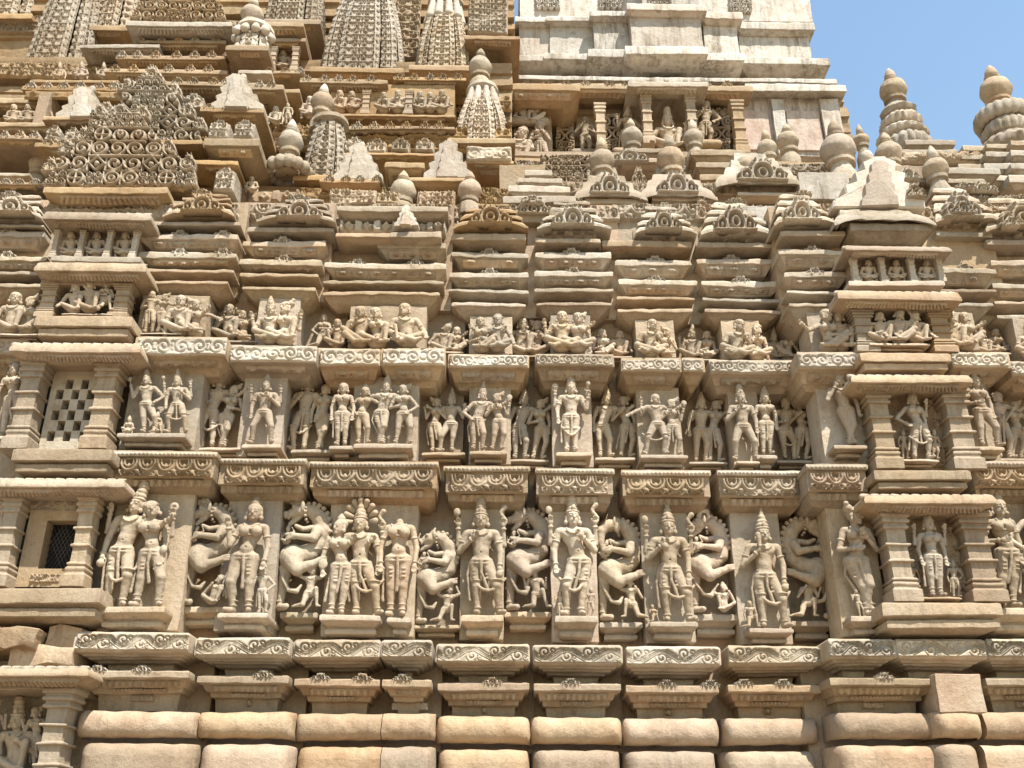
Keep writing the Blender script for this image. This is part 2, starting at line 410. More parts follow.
    # arms
    def item(q, it, h):
        s = S(q)
        if it == 'lotus': F.c(h, h+A3(s*.01, -.01, .075), .009, .009, .004); F.e(h+A3(s*.012, -.01, .105), (.032, .026, .04), k=.004)
        elif it == 'disc': F.e(h+A3(0, 0, .06), (.042, .016, .046), k=.004); F.e(h+A3(0, -.015, .06), (.018, .012, .018), k=.003, sub=1)
        elif it == 'club': F.c(h+A3(0, 0, -.05), h+A3(s*.02, 0, .15), .011, .024, .004)
        elif it == 'pot': F.e(h+A3(0, -.01, -.04), (.034, .032, .036), k=.004); F.c(h+A3(0, -.01, -.01), h+A3(0, -.01, .01), .015, .02, .004)
        elif it == 'snake': F.ch([h+A3(s*.025*sin(t*1.7), 0, -.02+.045*t) for t in np.linspace(0, 4, 8)], [.016]*6+[.02, .026], .005)
        elif it == 'staff': F.c(h+A3(0, 0, -.2), h+A3(s*.01, 0, .12), .01, .012, .004); F.e(h+A3(s*.01, 0, .14), .024, k=.005)
        elif it == 'mirror': F.c(h, h+A3(0, -.005, .06), .01, .01, .004); F.e(h+A3(0, -.01, .1), (.045, .015, .05), k=.004)
        elif it == 'bow': F.ch([h+A3(s*.06*cos(t), 0, .17*sin(t)) for t in np.linspace(-1.4, 1.4, 8)], .011, .005)
    def arm(q, code, it=None, dz=0, sc=1.):
        if code is None: return
        s = S(q); E, H = ARM[code]; o = che+A3(s*sh, .0, sz-.005+dz); m = A3(s, 1, 1)
        e = o+A3(*E)*m; h = o+A3(*H)*m; ra = (.030 if f else .034)*sc
        F.c(o, e, ra+.002, ra*.84, .014); F.c(e, h, ra*.84, ra*.58, .01)
        d = (e-o)/np.linalg.norm(e-o); F.e(o+(e-o)*.5, (ra+.008, ra+.008, .012), ralign(d), k=.003)
        d = (h-e)/np.linalg.norm(h-e); w = e+(h-e)*.86; F.e(w, (ra*.62+.010, ra*.62+.010, .014), ralign(d), k=.003)
        pm = h+d*.022; F.e(pm, (.026, .02, .026), k=.008)
        if fine:
            sd = np.cross(d, A3(0, 1, 0)); n = np.linalg.norm(sd); sd = sd/n if n > .2 else A3(1, 0, 0)
            for j in range(4):
                b0 = pm+sd*(.0165-.011*j)+d*.012; L = (.036, .044, .042, .033)[j]
                t1 = b0+d*L*.6+A3(0, -.006, 0); F.c(b0, t1, .0085, .008, .003); F.c(t1, t1+d*L*.35+A3(0, -.014, 0), .008, .0065, .003)
            F.c(pm+sd*.018, pm+sd*.036+d*.022+A3(0, -.01, 0), .009, .007, .003)
        if it: item(q, it, h+d*.03)
    arm('L', bL, jL, .0, .85); arm('R', bR, jR, .0, .85); arm('L', aL, iL); arm('R', aR, iR)
    # head
    nb = che+A3(0, .0, .07); hc = A3(sway+hx+sin(tilt)*.07, -.02, .915-z0)
    F.c(nb, hc-A3(0, -.012, .03) if head else nb+A3(0, 0, .035), .036 if f else .04, .034, .012)
    F.ch([nb+A3(.04*sin(t), -.035*cos(t), .012) for t in np.linspace(-2, 2, 6)], .009, .004)
    n_head = len(F.p)
    if head:
        R = rotm(tilt, turn); T = lambda x, y, z: hc+R@A3(x, y, z)*1.13
        F.e(T(0, .002, .012), (.054, .061, .062), R, .01); F.e(T(0, -.012, -.028), (.043, .046, .05), R, .012)
        F.e(T(0, -.045, -.057), .016, k=.01)
        F.c(T(0, -.06, .01), T(0, -.068, -.016), .007, .0115, .004)
        if fine:
            for q in (-1, 1):
                F.e(T(q*.021, -.05, .004), (.0145, .009, .0075), R, .003); F.c(T(q*.04, -.043, .021), T(q*.008, -.06, .021), .0055, .006, .004)
                F.c(T(q*.036, -.052, -.011), T(q*.01, -.062, -.012), .005, .005, .004, 1)
            F.c(T(-.015, -.057, -.033), T(.015, -.057, -.033), .0065, k=.003); F.c(T(-.011, -.055, -.043), T(.011, -.055, -.043), .0065, k=.003)
            F.c(T(-.014, -.064, -.0385), T(.014, -.064, -.0385), .003, k=.003, sub=1)
        for q in (-1, 1): F.e(T(q*.055, .004, -.006), (.011, .017, .026), R, .004); F.e(T(q*.06, -.006, -.045), (.017, .016, .02), R, .004)
        if hat in ('crown', 'tall', 'cone'):
            F.e(T(0, .004, .045), (.061, .064, .017), R, .004)
            st = dict(crown=((.07, .054, .022), (.1, .047, .022), (.13, .038, .022), (.158, .026, .02), (.18, .015, .016)),
                      tall=((.075, .05, .03), (.115, .046, .03), (.155, .044, .03), (.185, .036, .018)),
                      cone=((.075, .055, .025), (.11, .045, .028), (.15, .032, .028), (.19, .02, .026), (.22, .011, .02)))[hat]
            for z, r, rz in st: F.e(T(0, .008, z), (r, r, rz), R, .012)
            if fine: F.e(T(0, -.048, .075), (.018, .014, .026), R, .004)
        elif hat == 'bun':
            sg = 1 if turn <= 0 else -1
            F.e(T(0, .012, .03), (.061, .062, .05), R, .005); F.ch([T(.058*sin(t), -.05*cos(t), .034) for t in np.linspace(-1.5, 1.5, 6)], .009, .003)
            F.e(T(sg*.055, .03, .05), (.042, .04, .04), R, .008); F.e(T(sg*.085, .03, .085), .022, k=.006)
        elif hat == 'topknot':
            F.e(T(0, .012, .03), (.06, .062, .05), R, .005); F.e(T(0, .012, .085), (.04, .038, .036), R, .006); F.e(T(0, .01, .118), .021, k=.006)
        elif hat == 'cap': F.e(T(0, .01, .028), (.061, .064, .052), R, .004)
        elif hat == 'curl':
            for t in np.linspace(-2.2, 2.2, 11): F.e(T(.05*sin(t), .01-.035*cos(t), .045), .02, k=.004)
            for t in np.linspace(-1.6, 1.6, 5): F.e(T(.03*sin(t), .0-.02*cos(t), .07), .02, k=.004)
        if halo:
            for t in np.linspace(-1.75, 1.75, 9): F.c(T(.09*sin(t), .03, .05+.12*cos(t)), T(.135*sin(t), .0, .05+.17*cos(t)), .02, .026, .006)
    for a in F.p[n_head:]:
        if a[0] == 'c': a[3] *= 1.13; a[4] *= 1.13
        else: a[2] = a[2]*1.13
    return F
CROWN = dict(crown=.10, tall=.105, cone=.15, bun=.02, topknot=.05, cap=.0, curl=.0)
def beast(head='lion', rider=True, v=0):
    """rearing composite animal facing left: round haunch low left, body bowed out to the right, head turned back over a small rider"""
    F = Fig(); r = random.Random(v); j = lambda a: r.uniform(-a, a)
    hz = j(.015)
    F.ch([A3(*p) for p in ((-.09, -.05, .455), (.03, -.04, .485), (.115, -.03, .56), (.14, -.03, .68), (.115, -.04, .79), (.04, -.05, .87+hz), (-.04, -.06, .885+hz))], [.10, .08, .072, .074, .068, .056, .05], .025)
    F.e((-.10, -.085, .45), (.112, .08, .11), k=.012)                      # haunch, with its carved boss
    for t in np.linspace(0, 2*pi, 9)[:-1]: F.e((-.1+.03*cos(t), -.163, .455+.03*sin(t)), .011, k=.004)
    F.e((-.1, -.167, .455), .013, k=.004)
    F.e((.10, -.08, .68), (.05, .04, .065), k=.012)                        # shoulder
    F.c((.10, -.1, .67), (.08, -.14, .60), .05, .038, .01); F.c((.08, -.14, .60), (-.07, -.15, .625+hz), .034, .025, .006); F.e((-.095, -.15, .625+hz), (.036, .03, .03), k=.006)
    for q in (-1, 0, 1): F.c((-.11, -.17, .625+hz+.017*q), (-.14, -.165, .61+hz+.019*q), .013, .01, .003)
    F.c((.08, -.05, .72), (-.03, -.09, .695), .03, .024, .006); F.c((-.03, -.09, .695), (-.09, -.1, .72), .023, .02, .005)
    # raised hind leg with paw
    F.c((-.1, -.1, .42), (-.035, -.155, .325), .088, .058, .018); F.c((-.035, -.155, .325), (.13, -.14, .39), .05, .033, .01); F.e((.16, -.14, .405), (.042, .032, .034), k=.008)
    for q in (-1, 0, 1): F.c((.17, -.16, .405+.018*q), (.208, -.16, .41+.02*q), .014, .011, .003)
    # standing hind leg
    F.c((-.15, -.04, .40), (-.165, -.05, .24), .066, .042, .018); F.c((-.165, -.05, .24), (-.175, -.045, .05), .04, .028, .01); F.c((-.18, -.045, .028), (-.11, -.11, .022), .031, .026, .008)
    F.e((-.175, -.045, .075), (.038, .036, .012), k=.004)
    F.ch([A3(*p) for p in ((-.19, -.08, .36), (-.15, -.11, .24), (-.1, -.12, .16), (-.03, -.12, .145), (.0, -.11, .2))], [.02, .017, .017, .02, .013], .005)   # tail
    # mane down the spine, belly strap
    for i in range(9):
        a = -.35+2.05*i/8; cx, cz = .02, .70; F.e((cx+.19*cos(a), -.06, cz+.235*sin(a)), (.022, .03, .022), k=.004)
    F.ch([A3(.045+.085*t, -.09-.03*(1-t*t), .505+.02*t) for t in np.linspace(-1, 1, 5)], .01, .004)
    # head
    hx, hz2 = -.085, .865+hz
    F.e((hx, -.08, hz2), (.07, .068, .06), k=.012)
    if head == 'elephant':
        F.ch([A3(*p) for p in ((hx-.03, -.12, hz2-.01), (hx-.09, -.14, hz2-.07), (hx-.1, -.145, hz2-.17), (hx-.075, -.145, hz2-.25), (hx-.03, -.15, hz2-.265), (hx-.02, -.15, hz2-.22))], [.05, .042, .034, .028, .022, .017], .01)
        F.e((hx+.06, -.13, hz2-.01), (.036, .022, .07), k=.006); F.c((hx-.05, -.14, hz2-.05), (hx-.13, -.17, hz2-.07), .014, .007, .003)
    else:
        ml = dict(lion=.065, horse=.1, goat=.085, boar=.1, parrot=.07)[head]
        F.c((hx-.02, -.1, hz2-.01), (hx-.03-ml, -.11, hz2-.045), .047, .033, .012)
        F.e((hx-.035-ml, -.12, hz2-.03), (.026, .03, .02), k=.005)
        F.c((hx-.0, -.09, hz2-.055), (hx-.01-ml*.8, -.1, hz2-.125), .03, .019, .008)
        F.c((hx-.03-ml*.75, -.13, hz2-.085), (hx+.02, -.13, hz2-.06), .012, .016, .003, 1)
        for q in (-.145, -.03): F.e((hx-.03, q, hz2+.02), .02, k=.004)
        for q in (-1, 0, 1): F.c((hx-.04-ml*.4, -.145+.02*q, hz2-.062), (hx-.045-ml*.4, -.147+.02*q, hz2-.085), .007, .004, .002)
    F.e((hx-.03, -.148, hz2+.02), (.013, .008, .01), k=.003)
    F.e((hx+.045, -.14, hz2+.03), (.02, .015, .045), k=.005)               # ear
    if head == 'goat': F.ch([A3(*p) for p in ((hx-.0, -.12, hz2+.06), (hx+.02, -.13, hz2+.12), (hx+.08, -.14, hz2+.11), (hx+.095, -.14, hz2+.05), (hx+.06, -.14, hz2+.02))], [.026, .024, .021, .016, .01], .004)
    elif head == 'boar': F.ch([A3(*p) for p in ((hx-.09, -.14, hz2-.06), (hx-.12, -.16, hz2-.02), (hx-.1, -.16, hz2+.03))], [.012, .011, .008], .004); F.c((hx+.02, -.1, hz2+.05), (hx+.05, -.1, hz2+.1), .026, .012, .006)
    elif head != 'elephant':
        for t in np.linspace(0, 2*pi, 8): F.e((hx-.02+.045*cos(t), -.1, hz2+.085+.03*sin(t)), .021, k=.004)
        F.e((hx-.02, -.12, hz2+.085), .026, k=.004)
    for t in np.linspace(-1.5, 1.5, 7): F.e((hx+.085-.02*cos(t), -.05-.07*cos(t), hz2-.01+.075*sin(t)), .014, k=.004)      # beaded collar
    if rider:
        h = human(r.choice('mf'), 'ease', aL='up', aR='high', hat=r.choice(['topknot', 'curl']), turn=-.4, fine=False).xf(.27, (-.155, -.12, .56), shear=.1+j(.15)); F.p += h.p
    w = human('m', r.choice(['kneel', 'ease', 'kneel']), aL=r.choice(['high', 'up', 'chin']), aR=r.choice(['high', 'hip', 'up']), hat=r.choice(['curl', 'topknot']), turn=.5, tilt=.3, fine=False)
    F.p += w.xf(.46, (.085, -.11, .005), mir=r.random() < .5, shear=j(.25)).p
    return F
# ------------------------------------------------------------------ materials
def stone(name, base, pale, stain, lich=.25, lichc=(.27, .245, .2), streak=.35, pink=.25, bump=.8, speck=1.):
    tone = lambda c: tuple(.84*x**1.2 for x in c); base, pale, stain, lichc = tone(base), tone(pale), tone(stain), tone(lichc)
    m = bpy.data.materials.new(name); m.use_nodes = True; T = m.node_tree; N = T.nodes; L = T.links
    bs = N['Principled BSDF']; bs.inputs['Roughness'].default_value = .92; bs.inputs['Specular IOR Level'].default_value = .18
    geo = N.new('ShaderNodeNewGeometry'); oi = N.new('ShaderNodeObjectInfo')
    def noise(sc, det=4, rough=.6, mp=None, dist=0):
        n = N.new('ShaderNodeTexNoise'); n.inputs['Scale'].default_value = sc; n.inputs['Detail'].default_value = det
        n.inputs['Roughness'].default_value = rough; n.inputs['Distortion'].default_value = dist
        if mp:
            q = N.new('ShaderNodeMapping'); q.inputs['Scale'].default_value = mp; L.new(geo.outputs['Position'], q.inputs['Vector']); L.new(q.outputs[0], n.inputs['Vector'])
        else: L.new(geo.outputs['Position'], n.inputs['Vector'])
        return n.outputs['Fac']
    def rng(v, a, b, lo=0, hi=1):
        n = N.new('ShaderNodeMapRange'); n.inputs[1].default_value = a; n.inputs[2].default_value = b; n.inputs[3].default_value = lo; n.inputs[4].default_value = hi
        L.new(v, n.inputs[0]); return n.outputs[0]
    def mix(f, a, b):
        n = N.new('ShaderNodeMix'); n.data_type = 'RGBA'
        if hasattr(f, 'default_value') or hasattr(f, 'links'): L.new(f, n.inputs[0])
        else: n.inputs[0].default_value = f
        for s, v in ((6, a), (7, b)):
            if isinstance(v, tuple): n.inputs[s].default_value = (*v, 1)
            else: L.new(v, n.inputs[s])
        return n.outputs[2]
    def mul(a, b):
        n = N.new('ShaderNodeMath'); n.operation = 'MULTIPLY'; L.new(a, n.inputs[0])
        if hasattr(b, 'links'): L.new(b, n.inputs[1])
        else: n.inputs[1].default_value = b
        return n.outputs[0]
    c = mix(rng(noise(1.1, 3), .38, .62), base, pale)
    c = mix(mul(rng(noise(2.6, 5, .65), .5, .72), pink), c, (.35, .2, .125))
    c = mix(mul(rng(noise(4.5, 6, .7), .5, .7), .7), c, stain)
    c = mix(mul(rng(noise(1.0, 5, .65, (7, 7, .9)), .53, .72), streak), c, tuple(x*.55 for x in stain))
    c = mix(mul(mul(rng(noise(9, 7, .75), .52, .66), rng(noise(1.7, 3), .42, .62)), lich), c, lichc)
    c = mix(mul(rng(noise(38, 3, .6), .56, .72), .4*speck), c, tuple(x*.45 for x in base))
    c = mix(mul(rng(noise(70, 2, .5), .58, .7), .2*speck), c, tuple(min(.8, x*1.35) for x in pale))
    def rand(k):
        f_ = N.new('ShaderNodeMath'); f_.operation = 'FRACT'; L.new(mul(oi.outputs['Random'], k), f_.inputs[0]); return f_.outputs[0]
    c = mix(rng(rand(31.7), .55, 1, 0, .28), c, (.40, .255, .17))          # some stones pinker, some greyer, some paler
    c = mix(rng(rand(53.1), .6, 1, 0, .35), c, (.26, .23, .18))
    c = mix(mul(mul(rng(noise(.8, 4, .7, (3.5, 3.5, .5)), .47, .66), rng(noise(6, 6, .75, (5, 5, .7)), .42, .64)), .8*streak+.2), c, (.12, .095, .066))
    c = mix(mul(rng(noise(3.3, 6, .75), .56, .7), .45), c, tuple(min(.75, x*1.35) for x in pale))
    h = N.new('ShaderNodeHueSaturation'); L.new(c, h.inputs['Color'])
    L.new(rng(oi.outputs['Random'], 0, 1, .86, 1.2), h.inputs['Value'])
    q = N.new('ShaderNodeMath'); q.operation = 'FRACT'; q2 = mul(oi.outputs['Random'], 17.3); L.new(q2, q.inputs[0])
    L.new(rng(q.outputs[0], 0, 1, .86, 1.1), h.inputs['Saturation']); L.new(h.outputs[0], bs.inputs['Base Color'])
    b1 = N.new('ShaderNodeBump'); b1.inputs['Strength'].default_value = bump; b1.inputs['Distance'].default_value = .012; L.new(noise(24, 6, .65), b1.inputs['Height'])
    b2 = N.new('ShaderNodeBump'); b2.inputs['Strength'].default_value = bump*.7; b2.inputs['Distance'].default_value = .004; L.new(noise(130, 3, .6), b2.inputs['Height']); L.new(b1.outputs[0], b2.inputs['Normal'])
    L.new(b2.outputs[0], bs.inputs['Normal'])
    return m
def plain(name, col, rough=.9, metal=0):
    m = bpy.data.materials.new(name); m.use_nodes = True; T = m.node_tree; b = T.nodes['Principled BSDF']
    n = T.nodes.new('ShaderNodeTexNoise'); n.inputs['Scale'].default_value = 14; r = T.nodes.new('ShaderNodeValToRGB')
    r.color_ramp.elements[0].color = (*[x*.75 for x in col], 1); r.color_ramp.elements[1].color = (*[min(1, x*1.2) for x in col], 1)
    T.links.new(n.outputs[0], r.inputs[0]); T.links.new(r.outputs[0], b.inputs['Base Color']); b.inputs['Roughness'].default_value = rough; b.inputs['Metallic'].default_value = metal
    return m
M_wall = stone('buff_sandstone', (.46, .355, .24), (.51, .42, .31), (.36, .26, .155))
M_fig = stone('carved_sandstone', (.52, .42, .305), (.58, .495, .385), (.41, .30, .19), lich=.2, pink=.2)
M_led = stone('pale_ledge_sandstone', (.52, .435, .325), (.58, .52, .43), (.41, .30, .19), lich=.3, pink=.12)
M_pl = stone('plinth_sandstone', (.48, .35, .23), (.54, .435, .315), (.39, .26, .15), pink=.3, lich=.25)
M_och = stone('ochre_sandstone', (.45, .315, .18), (.49, .38, .24), (.35, .22, .11), lich=.22, pink=.2)
M_gry = stone('lichened_sandstone', (.43, .36, .26), (.55, .49, .40), (.32, .24, .15), lich=.6)
M_wht = stone('new_pale_sandstone', (.60, .53, .43), (.66, .60, .51), (.47, .36, .24), lich=.1, pink=.1, streak=.2)
M_spire = stone('spire_sandstone', (.49, .40, .29), (.57, .50, .40), (.38, .27, .16), lich=.4, pink=.15)
M_pot = stone('finial_sandstone', (.47, .385, .275), (.54, .46, .35), (.36, .24, .14), lich=.4, pink=.2)
M_plas = stone('limewashed_plaster', (.64, .59, .51), (.70, .66, .59), (.42, .34, .24), lich=.5, lichc=(.33, .29, .23), streak=.9, pink=.12)
M_pink = stone('pink_plaster', (.54, .41, .35), (.58, .49, .41), (.42, .28, .2), lich=.2)
M_iron = plain('dark_iron_mesh', (.09, .085, .08), .7, .4)
M_dark = plain('painted_interior_shade', (.03, .025, .02))  # near-black colour stands in for the shade inside openings

# ------------------------------------------------------------------ temple bays (x from, x to, slab plane distance)
YS = dict(B1=7.55, B2=7.68, B3=7.8, B4=7.95, B5=7.97, B6=8.0, B7=8.0, B8=7.75, B10=7.72)
def strip(parent, name, px0, px1, Y, t, b, h, mat, cell=.006, inset=.0, edge=.02):
    """carved band; t and b = (py, recess); sits a touch proud of its ledge"""
    m = (px0+px1)/2; zt = P(m, t[0], Y+t[1])[1]; zb = P(m, b[0], Y+b[1])[1]
    pm = (t[0]+b[0])/2; x0 = PX(px0, pm, Y)+inset+(t[1]+b[1])/2; x1 = PX(px1, pm, Y)-inset-(t[1]+b[1])/2
    V, F = relief(x0, x1, (zt, Y+t[1]), (zb, Y+b[1]), h, cell, edge)
    return nmesh(name, wob(V, .002), F, mat, parent)
def orn_mesh(cx, z0, w, h, Y, cell=.0085, dep=.06, thick=.1):
    """horseshoe-arch ornament: nested rings, side curls, top bud, lobed outline"""
    nx, nz = max(10, int(w/cell)), max(8, int(h/cell)); gx = np.linspace(-w/2, w/2, nx+1); gz = np.linspace(0, h, nz+1); X, Z = np.meshgrid(gx, gz, indexing='ij')
    def val(X, Z):
        u = X/(w/2); v = Z/h; a = np.abs(u); r = np.hypot(u*1.0, (v-.30)*.95)
        ring = np.maximum(g(r-.42, .085), g(r-.17, .07)); side = np.maximum(g(np.hypot(a-.66, (v-.2)*.7)-.2, .06), g(np.hypot(a-.66, (v-.2)*.7)-.03, .06))
        up = np.maximum(g(np.hypot(a-.3, (v-.82)*.8)-.11, .06), g(np.hypot(u*1.2, v-.86), .1)); bar = np.maximum(g(v-.04, .05), g(v-.56+.55*(a-.42), .045)*(a > .42))
        m = (v < .2)|(v < 1.02-.62*a**1.3-.12*(np.sin(a*16) > .3))
        return np.clip(np.maximum.reduce([ring, side, up, bar]), 0, 1), m
    vv, _ = val(X, Z); _, M = val((X[:-1, :-1]+X[1:, 1:])/2, (Z[:-1, :-1]+Z[1:, 1:])/2)
    return grid_solid(X+cx, Z+z0, Y-dep*vv+dep*.5, Y+thick, M)
def grid_solid(X, Z, Yf, yb, M):
    ids = np.arange(X.size).reshape(X.shape); N = ids.size
    Vf = np.stack([X, Yf, Z], -1).reshape(-1, 3); Vb = np.stack([X, np.full_like(X, yb), Z], -1).reshape(-1, 3)
    a, b, c, d = ids[:-1, :-1][M], ids[1:, :-1][M], ids[1:, 1:][M], ids[:-1, 1:][M]
    Fs = [np.stack([a, b, c, d], -1), np.stack([d, c, b, a], -1)+N]; Mp = np.pad(M, 1)
    for dx, dz, p, q in ((-1, 0, ids[:-1, 1:], ids[:-1, :-1]), (1, 0, ids[1:, :-1], ids[1:, 1:]), (0, -1, ids[:-1, :-1], ids[1:, :-1]), (0, 1, ids[1:, 1:], ids[:-1, 1:])):
        E = M & ~Mp[1+dx:1+dx+M.shape[0], 1+dz:1+dz+M.shape[1]]; Fs.append(np.stack([q[E], p[E], p[E]+N, q[E]+N], -1))
    F = np.concatenate(Fs); V = np.concatenate([Vf, Vb]); used = np.unique(F); mp = np.full(len(V), -1); mp[used] = np.arange(len(used))
    return V[used], mp[F]
def crest(parent, pxc, pyb, wpx, hpx, Y, mat, name='crest', dep=.05):
    x, z = P(pxc, pyb, Y); w = wpx*Y*.00104; h = PZ(pyb-hpx, Y, pxc)-z
    V, F = orn_mesh(x, z, w, h, Y+.03, .0075, dep); return nmesh(name, wob(V, .003), F, mat, parent)
def joints(segs):   # split a course into separate stones where the photo shows a joint
    return segs

# ---------------- plinth
plinth = thing('temple_plinth', 'stepped sandstone base of the wall with scroll carved ledge and fat rounded courses', 'plinth', (0, 7.6, 0))
PL = [(76, 190, 7.30, 632), (196, 290, 7.43, 637), (294, 433, 7.55, 640), (437, 530, 7.70, 644), (533, 622, 7.72, 645), (625, 720, 7.75, 646.5), (727, 821, 7.75, 645.5), (828, 1100, 7.50, 639)]
rolls = []
for (a, b, Y, yt) in PL:
    last = a == 828; first = a == 76
    cuts = {294: [381], 828: [895, 985]}.get(a, []); ed = [a]+cuts+[b]
    k = 714-632*.0; rt = {76: 709, 196: 711, 294: 712, 437: 716, 533: 716, 625: 717, 727: 717, 828: 711}[a]
    for i in range(len(ed)-1):
        c0, c1 = ed[i]+(.25 if i else 0), ed[i+1]-(.25 if i < len(ed)-2 else 0)
        mb = MB(); prof(mb, c0, c1, Y, [(yt, .02), (yt+2, .0), (yt+18.5, 0), (yt+21, .03), (None, .07), (yt+24, .08), (None, .12), (yt+27, .13), (None, .18), (yt+31, .2), (None, .27), (yt+44, .3)], yb=Y+.6, shr=.6)
        led = mb.build('scroll_ledge', M_led if rnd.random() < .5 else M_wall, plinth)
        strip(led, 'scroll_carving', c0+1, c1-1, Y-.003, (yt+2, 0), (yt+18, 0), h_wave(.032), M_led, .005, edge=.004)
    for i in range(len(ed)-1):
        c0, c1 = ed[i]+(.25 if i else 0), ed[i+1]-(.25 if i < len(ed)-2 else 0)
        if ed[i] == 895: continue
        if ed[i] == 828: c1 = 937.5
        Y2 = Y+.03; y2 = yt+38.5
        if c1-c0 > 5:
            mb = MB(); prof(mb, c0+1, c1-1, Y2, [(y2, .03), (y2+1, 0), (y2+8, 0), (y2+9.5, .03), (None, .06), (y2+17, .1), (None, .14), (y2+23, .15), (None, .2), (y2+40, .22)], yb=Y+.7, shr=.5)
            cor = mb.build('fringe_cornice', M_wall, plinth)
            strip(cor, 'leaf_fringe', c0+4, c1-4, Y2, (y2+10, .05), (y2+16.5, .085), h_pend(.02, .9), M_wall, .006)
            strip(cor, 'tooth_band', c0+10, c1-10, Y2, (y2+17.5, .132), (y2+22.5, .134), h_tri(.02, .8), M_wall, .006)
            strip(cor, 'diamond_band', c0+18, c1-18, Y2, (y2+24, .19), (y2+31, .19), h_diamond(.025, 2.6), M_wall, .006)
            xs = {76: (95, 140), 196: (262,), 294: (320, 362, 402), 437: (492,), 533: (571,), 625: (668, 712), 727: (745, 785), 828: (886,)}[a] if i == 0 or a != 828 else ()
            for x in xs:
                if c0 < x < c1: crest(cor, x, y2+1.5, 19, 8, Y2-.02, M_led)
    # rounded roll and lower course
    for i in range(len(ed)-1):
        c0, c1 = ed[i]+(.4 if i else 0), ed[i+1]-(.4 if i < len(ed)-2 else 0)
        c0, c1 = c0-(1.5 if i == 0 else 0), c1+(1 if i == len(ed)-2 else 0)
        if a == 828: c0, c1 = [(838, 938), (938.5, 985), (985.5, 1100)][i]
        for nm, t0, h, d in (('roll_stone', rt, 27, .02), ('rounded_course', rt+33.5, 60, .0)):
            if a == 828 and i == 1: t0, d = t0-1.5, -.11
            yy = Y+.04+d; R = P((c0+c1)/2, t0, yy)[1]-P((c0+c1)/2, t0+h, yy)[1]
            x0, x1 = PX(c0, t0+13, yy), PX(c1, t0+13, yy); zt = P((c0+c1)/2, t0, yy)[1]
            rings = []
            n = 12; rr = R if nm == 'roll_stone' else .09
            zs = []
            for j in range(n+1):
                if nm == 'roll_stone': th = pi*j/n; z = zt-R/2+R/2*cos(th); ins = R*.5*(1-abs(sin(th))**.75)
                else:
                    th = min(pi/2, pi*j/n*1.2); z = zt-rr*(1-cos(th)) if j < 10 else zt-.6*(j-8)/4; ins = rr*(1-sin(th))*.8
                rings.append((ins, z))
            # plan rounded at both free ends
            rl = (i == 0 or a == 828 and i == 1); rr_ = (i == len(ed)-2 or a == 828 and i == 1); V = []; nx = max(8, int((x1-x0)/.03)); F = []
            for ins, z in rings:
                for q in range(nx+1):
                    x = x0+(x1-x0)*q/nx; e = 0
                    if rl: e = max(e, 1-(x-x0)/(R*.3))
                    if rr_: e = max(e, 1-(x1-x)/(R*.3))
                    e = max(0, e); V.append((x, yy+ins+R*.5*(1-math.sqrt(max(0, 1-e*e)))*1.0, z))
            for j in range(len(rings)-1):
                for q in range(nx): p = j*(nx+1)+q; F.append((p, p+nx+1, p+nx+2, p+1))
            # sides and back
            m2 = MB(); m2.add(V, F)
            bk = []; b0 = len(V)
            for j, (ins, z) in enumerate(rings): m2.v.append(np.array([(x0, Y+.6, z), (x1, Y+.6, z)]))
            m2.n = b0+2*len(rings)
            for j in range(len(rings)-1):
                m2.f.append([b0+2*j, b0+2*j+2, (j+1)*(nx+1), j*(nx+1)]); m2.f.append([j*(nx+1)+nx, (j+1)*(nx+1)+nx, b0+2*j+3, b0+2*j+1])
            m2.build(nm, M_pl, plinth, wear=.0055, sharp=60)
# plain mended pier standing in front of the right part of the plinth
mb = MB(); slabbox(mb, 938, 984, 674, 712, 7.45, .45); mb.build('mended_block', M_pl, plinth, wear=.006)
# recessed footing behind all courses
mb = MB(); 
for (a, b, Y, yt) in PL: 
    m = (a+b)/2; loft(mb, [(PX(a-9, 690, Y), PX(b+6, 690, Y), Y+.42, P(m, yt+18, Y+.4)[1]), (PX(a-9, 690, Y), PX(b+6, 690, Y), Y+.42, -.05)], Y+1.2, .3)
mb.build('footing', M_wall, plinth)

# ---------------- wall core, ledges
wall = thing('temple_wall', 'tall sandstone wall carrying three tiers of carved reliefs between ornate ledges', 'temple wall', (0, 8.2, 0))
CORE = [(-150, 150, 7.86), (150, 238, 7.86), (236, 335, 7.98), (333, 462, 8.08), (460, 560, 8.22), (555, 640, 8.24), (636, 730, 8.26), (726, 836, 8.26), (834, 1160, 8.02)]
for (a, b, Y) in CORE:
    mb = MB(); x0, x1 = PX(a, 480, Y), PX(b, 480, Y); z1, z0 = P(512, 300, Y)[1], P(512, 668, Y)[1]
    n = 30; loft(mb, [(x0, x1, Y, z1-(z1-z0)*i/n) for i in range(n+1)], Y+.9, .12); mb.build('recessed_masonry', M_wall, wall, wear=.004)
def upper_ledge(a, b, Y, yt, fh, ye, cut=()):
    ed = [a, *cut, b]
    for i in range(len(ed)-1):
        c0, c1 = ed[i]+(.25 if i else 0), ed[i+1]-(.25 if i < len(ed)-2 else 0)
        mb = MB(); prof(mb, c0, c1, Y, [(yt, .012), (yt+1, 0), (yt+fh, 0), (yt+fh+1, .02), (yt+fh+3.5, .055), (ye-8, .12), (ye-7, .145), (ye, .2)], yb=Y+.55, shr=.45)
        l = mb.build('upper_ledge', M_wall, wall)
        strip(l, 'scroll_carving', c0+1.5, c1-1.5, Y-.003, (yt+2, 0), (yt+fh-1, 0), h_scroll(.03), M_wht, .0055, edge=.004)
        strip(l, 'leaf_soffit', c0+3, c1-3, Y-.004, (yt+fh+4.5, .052), (ye-9, .125), h_rosette(.035, 1.6), M_wall, .007)
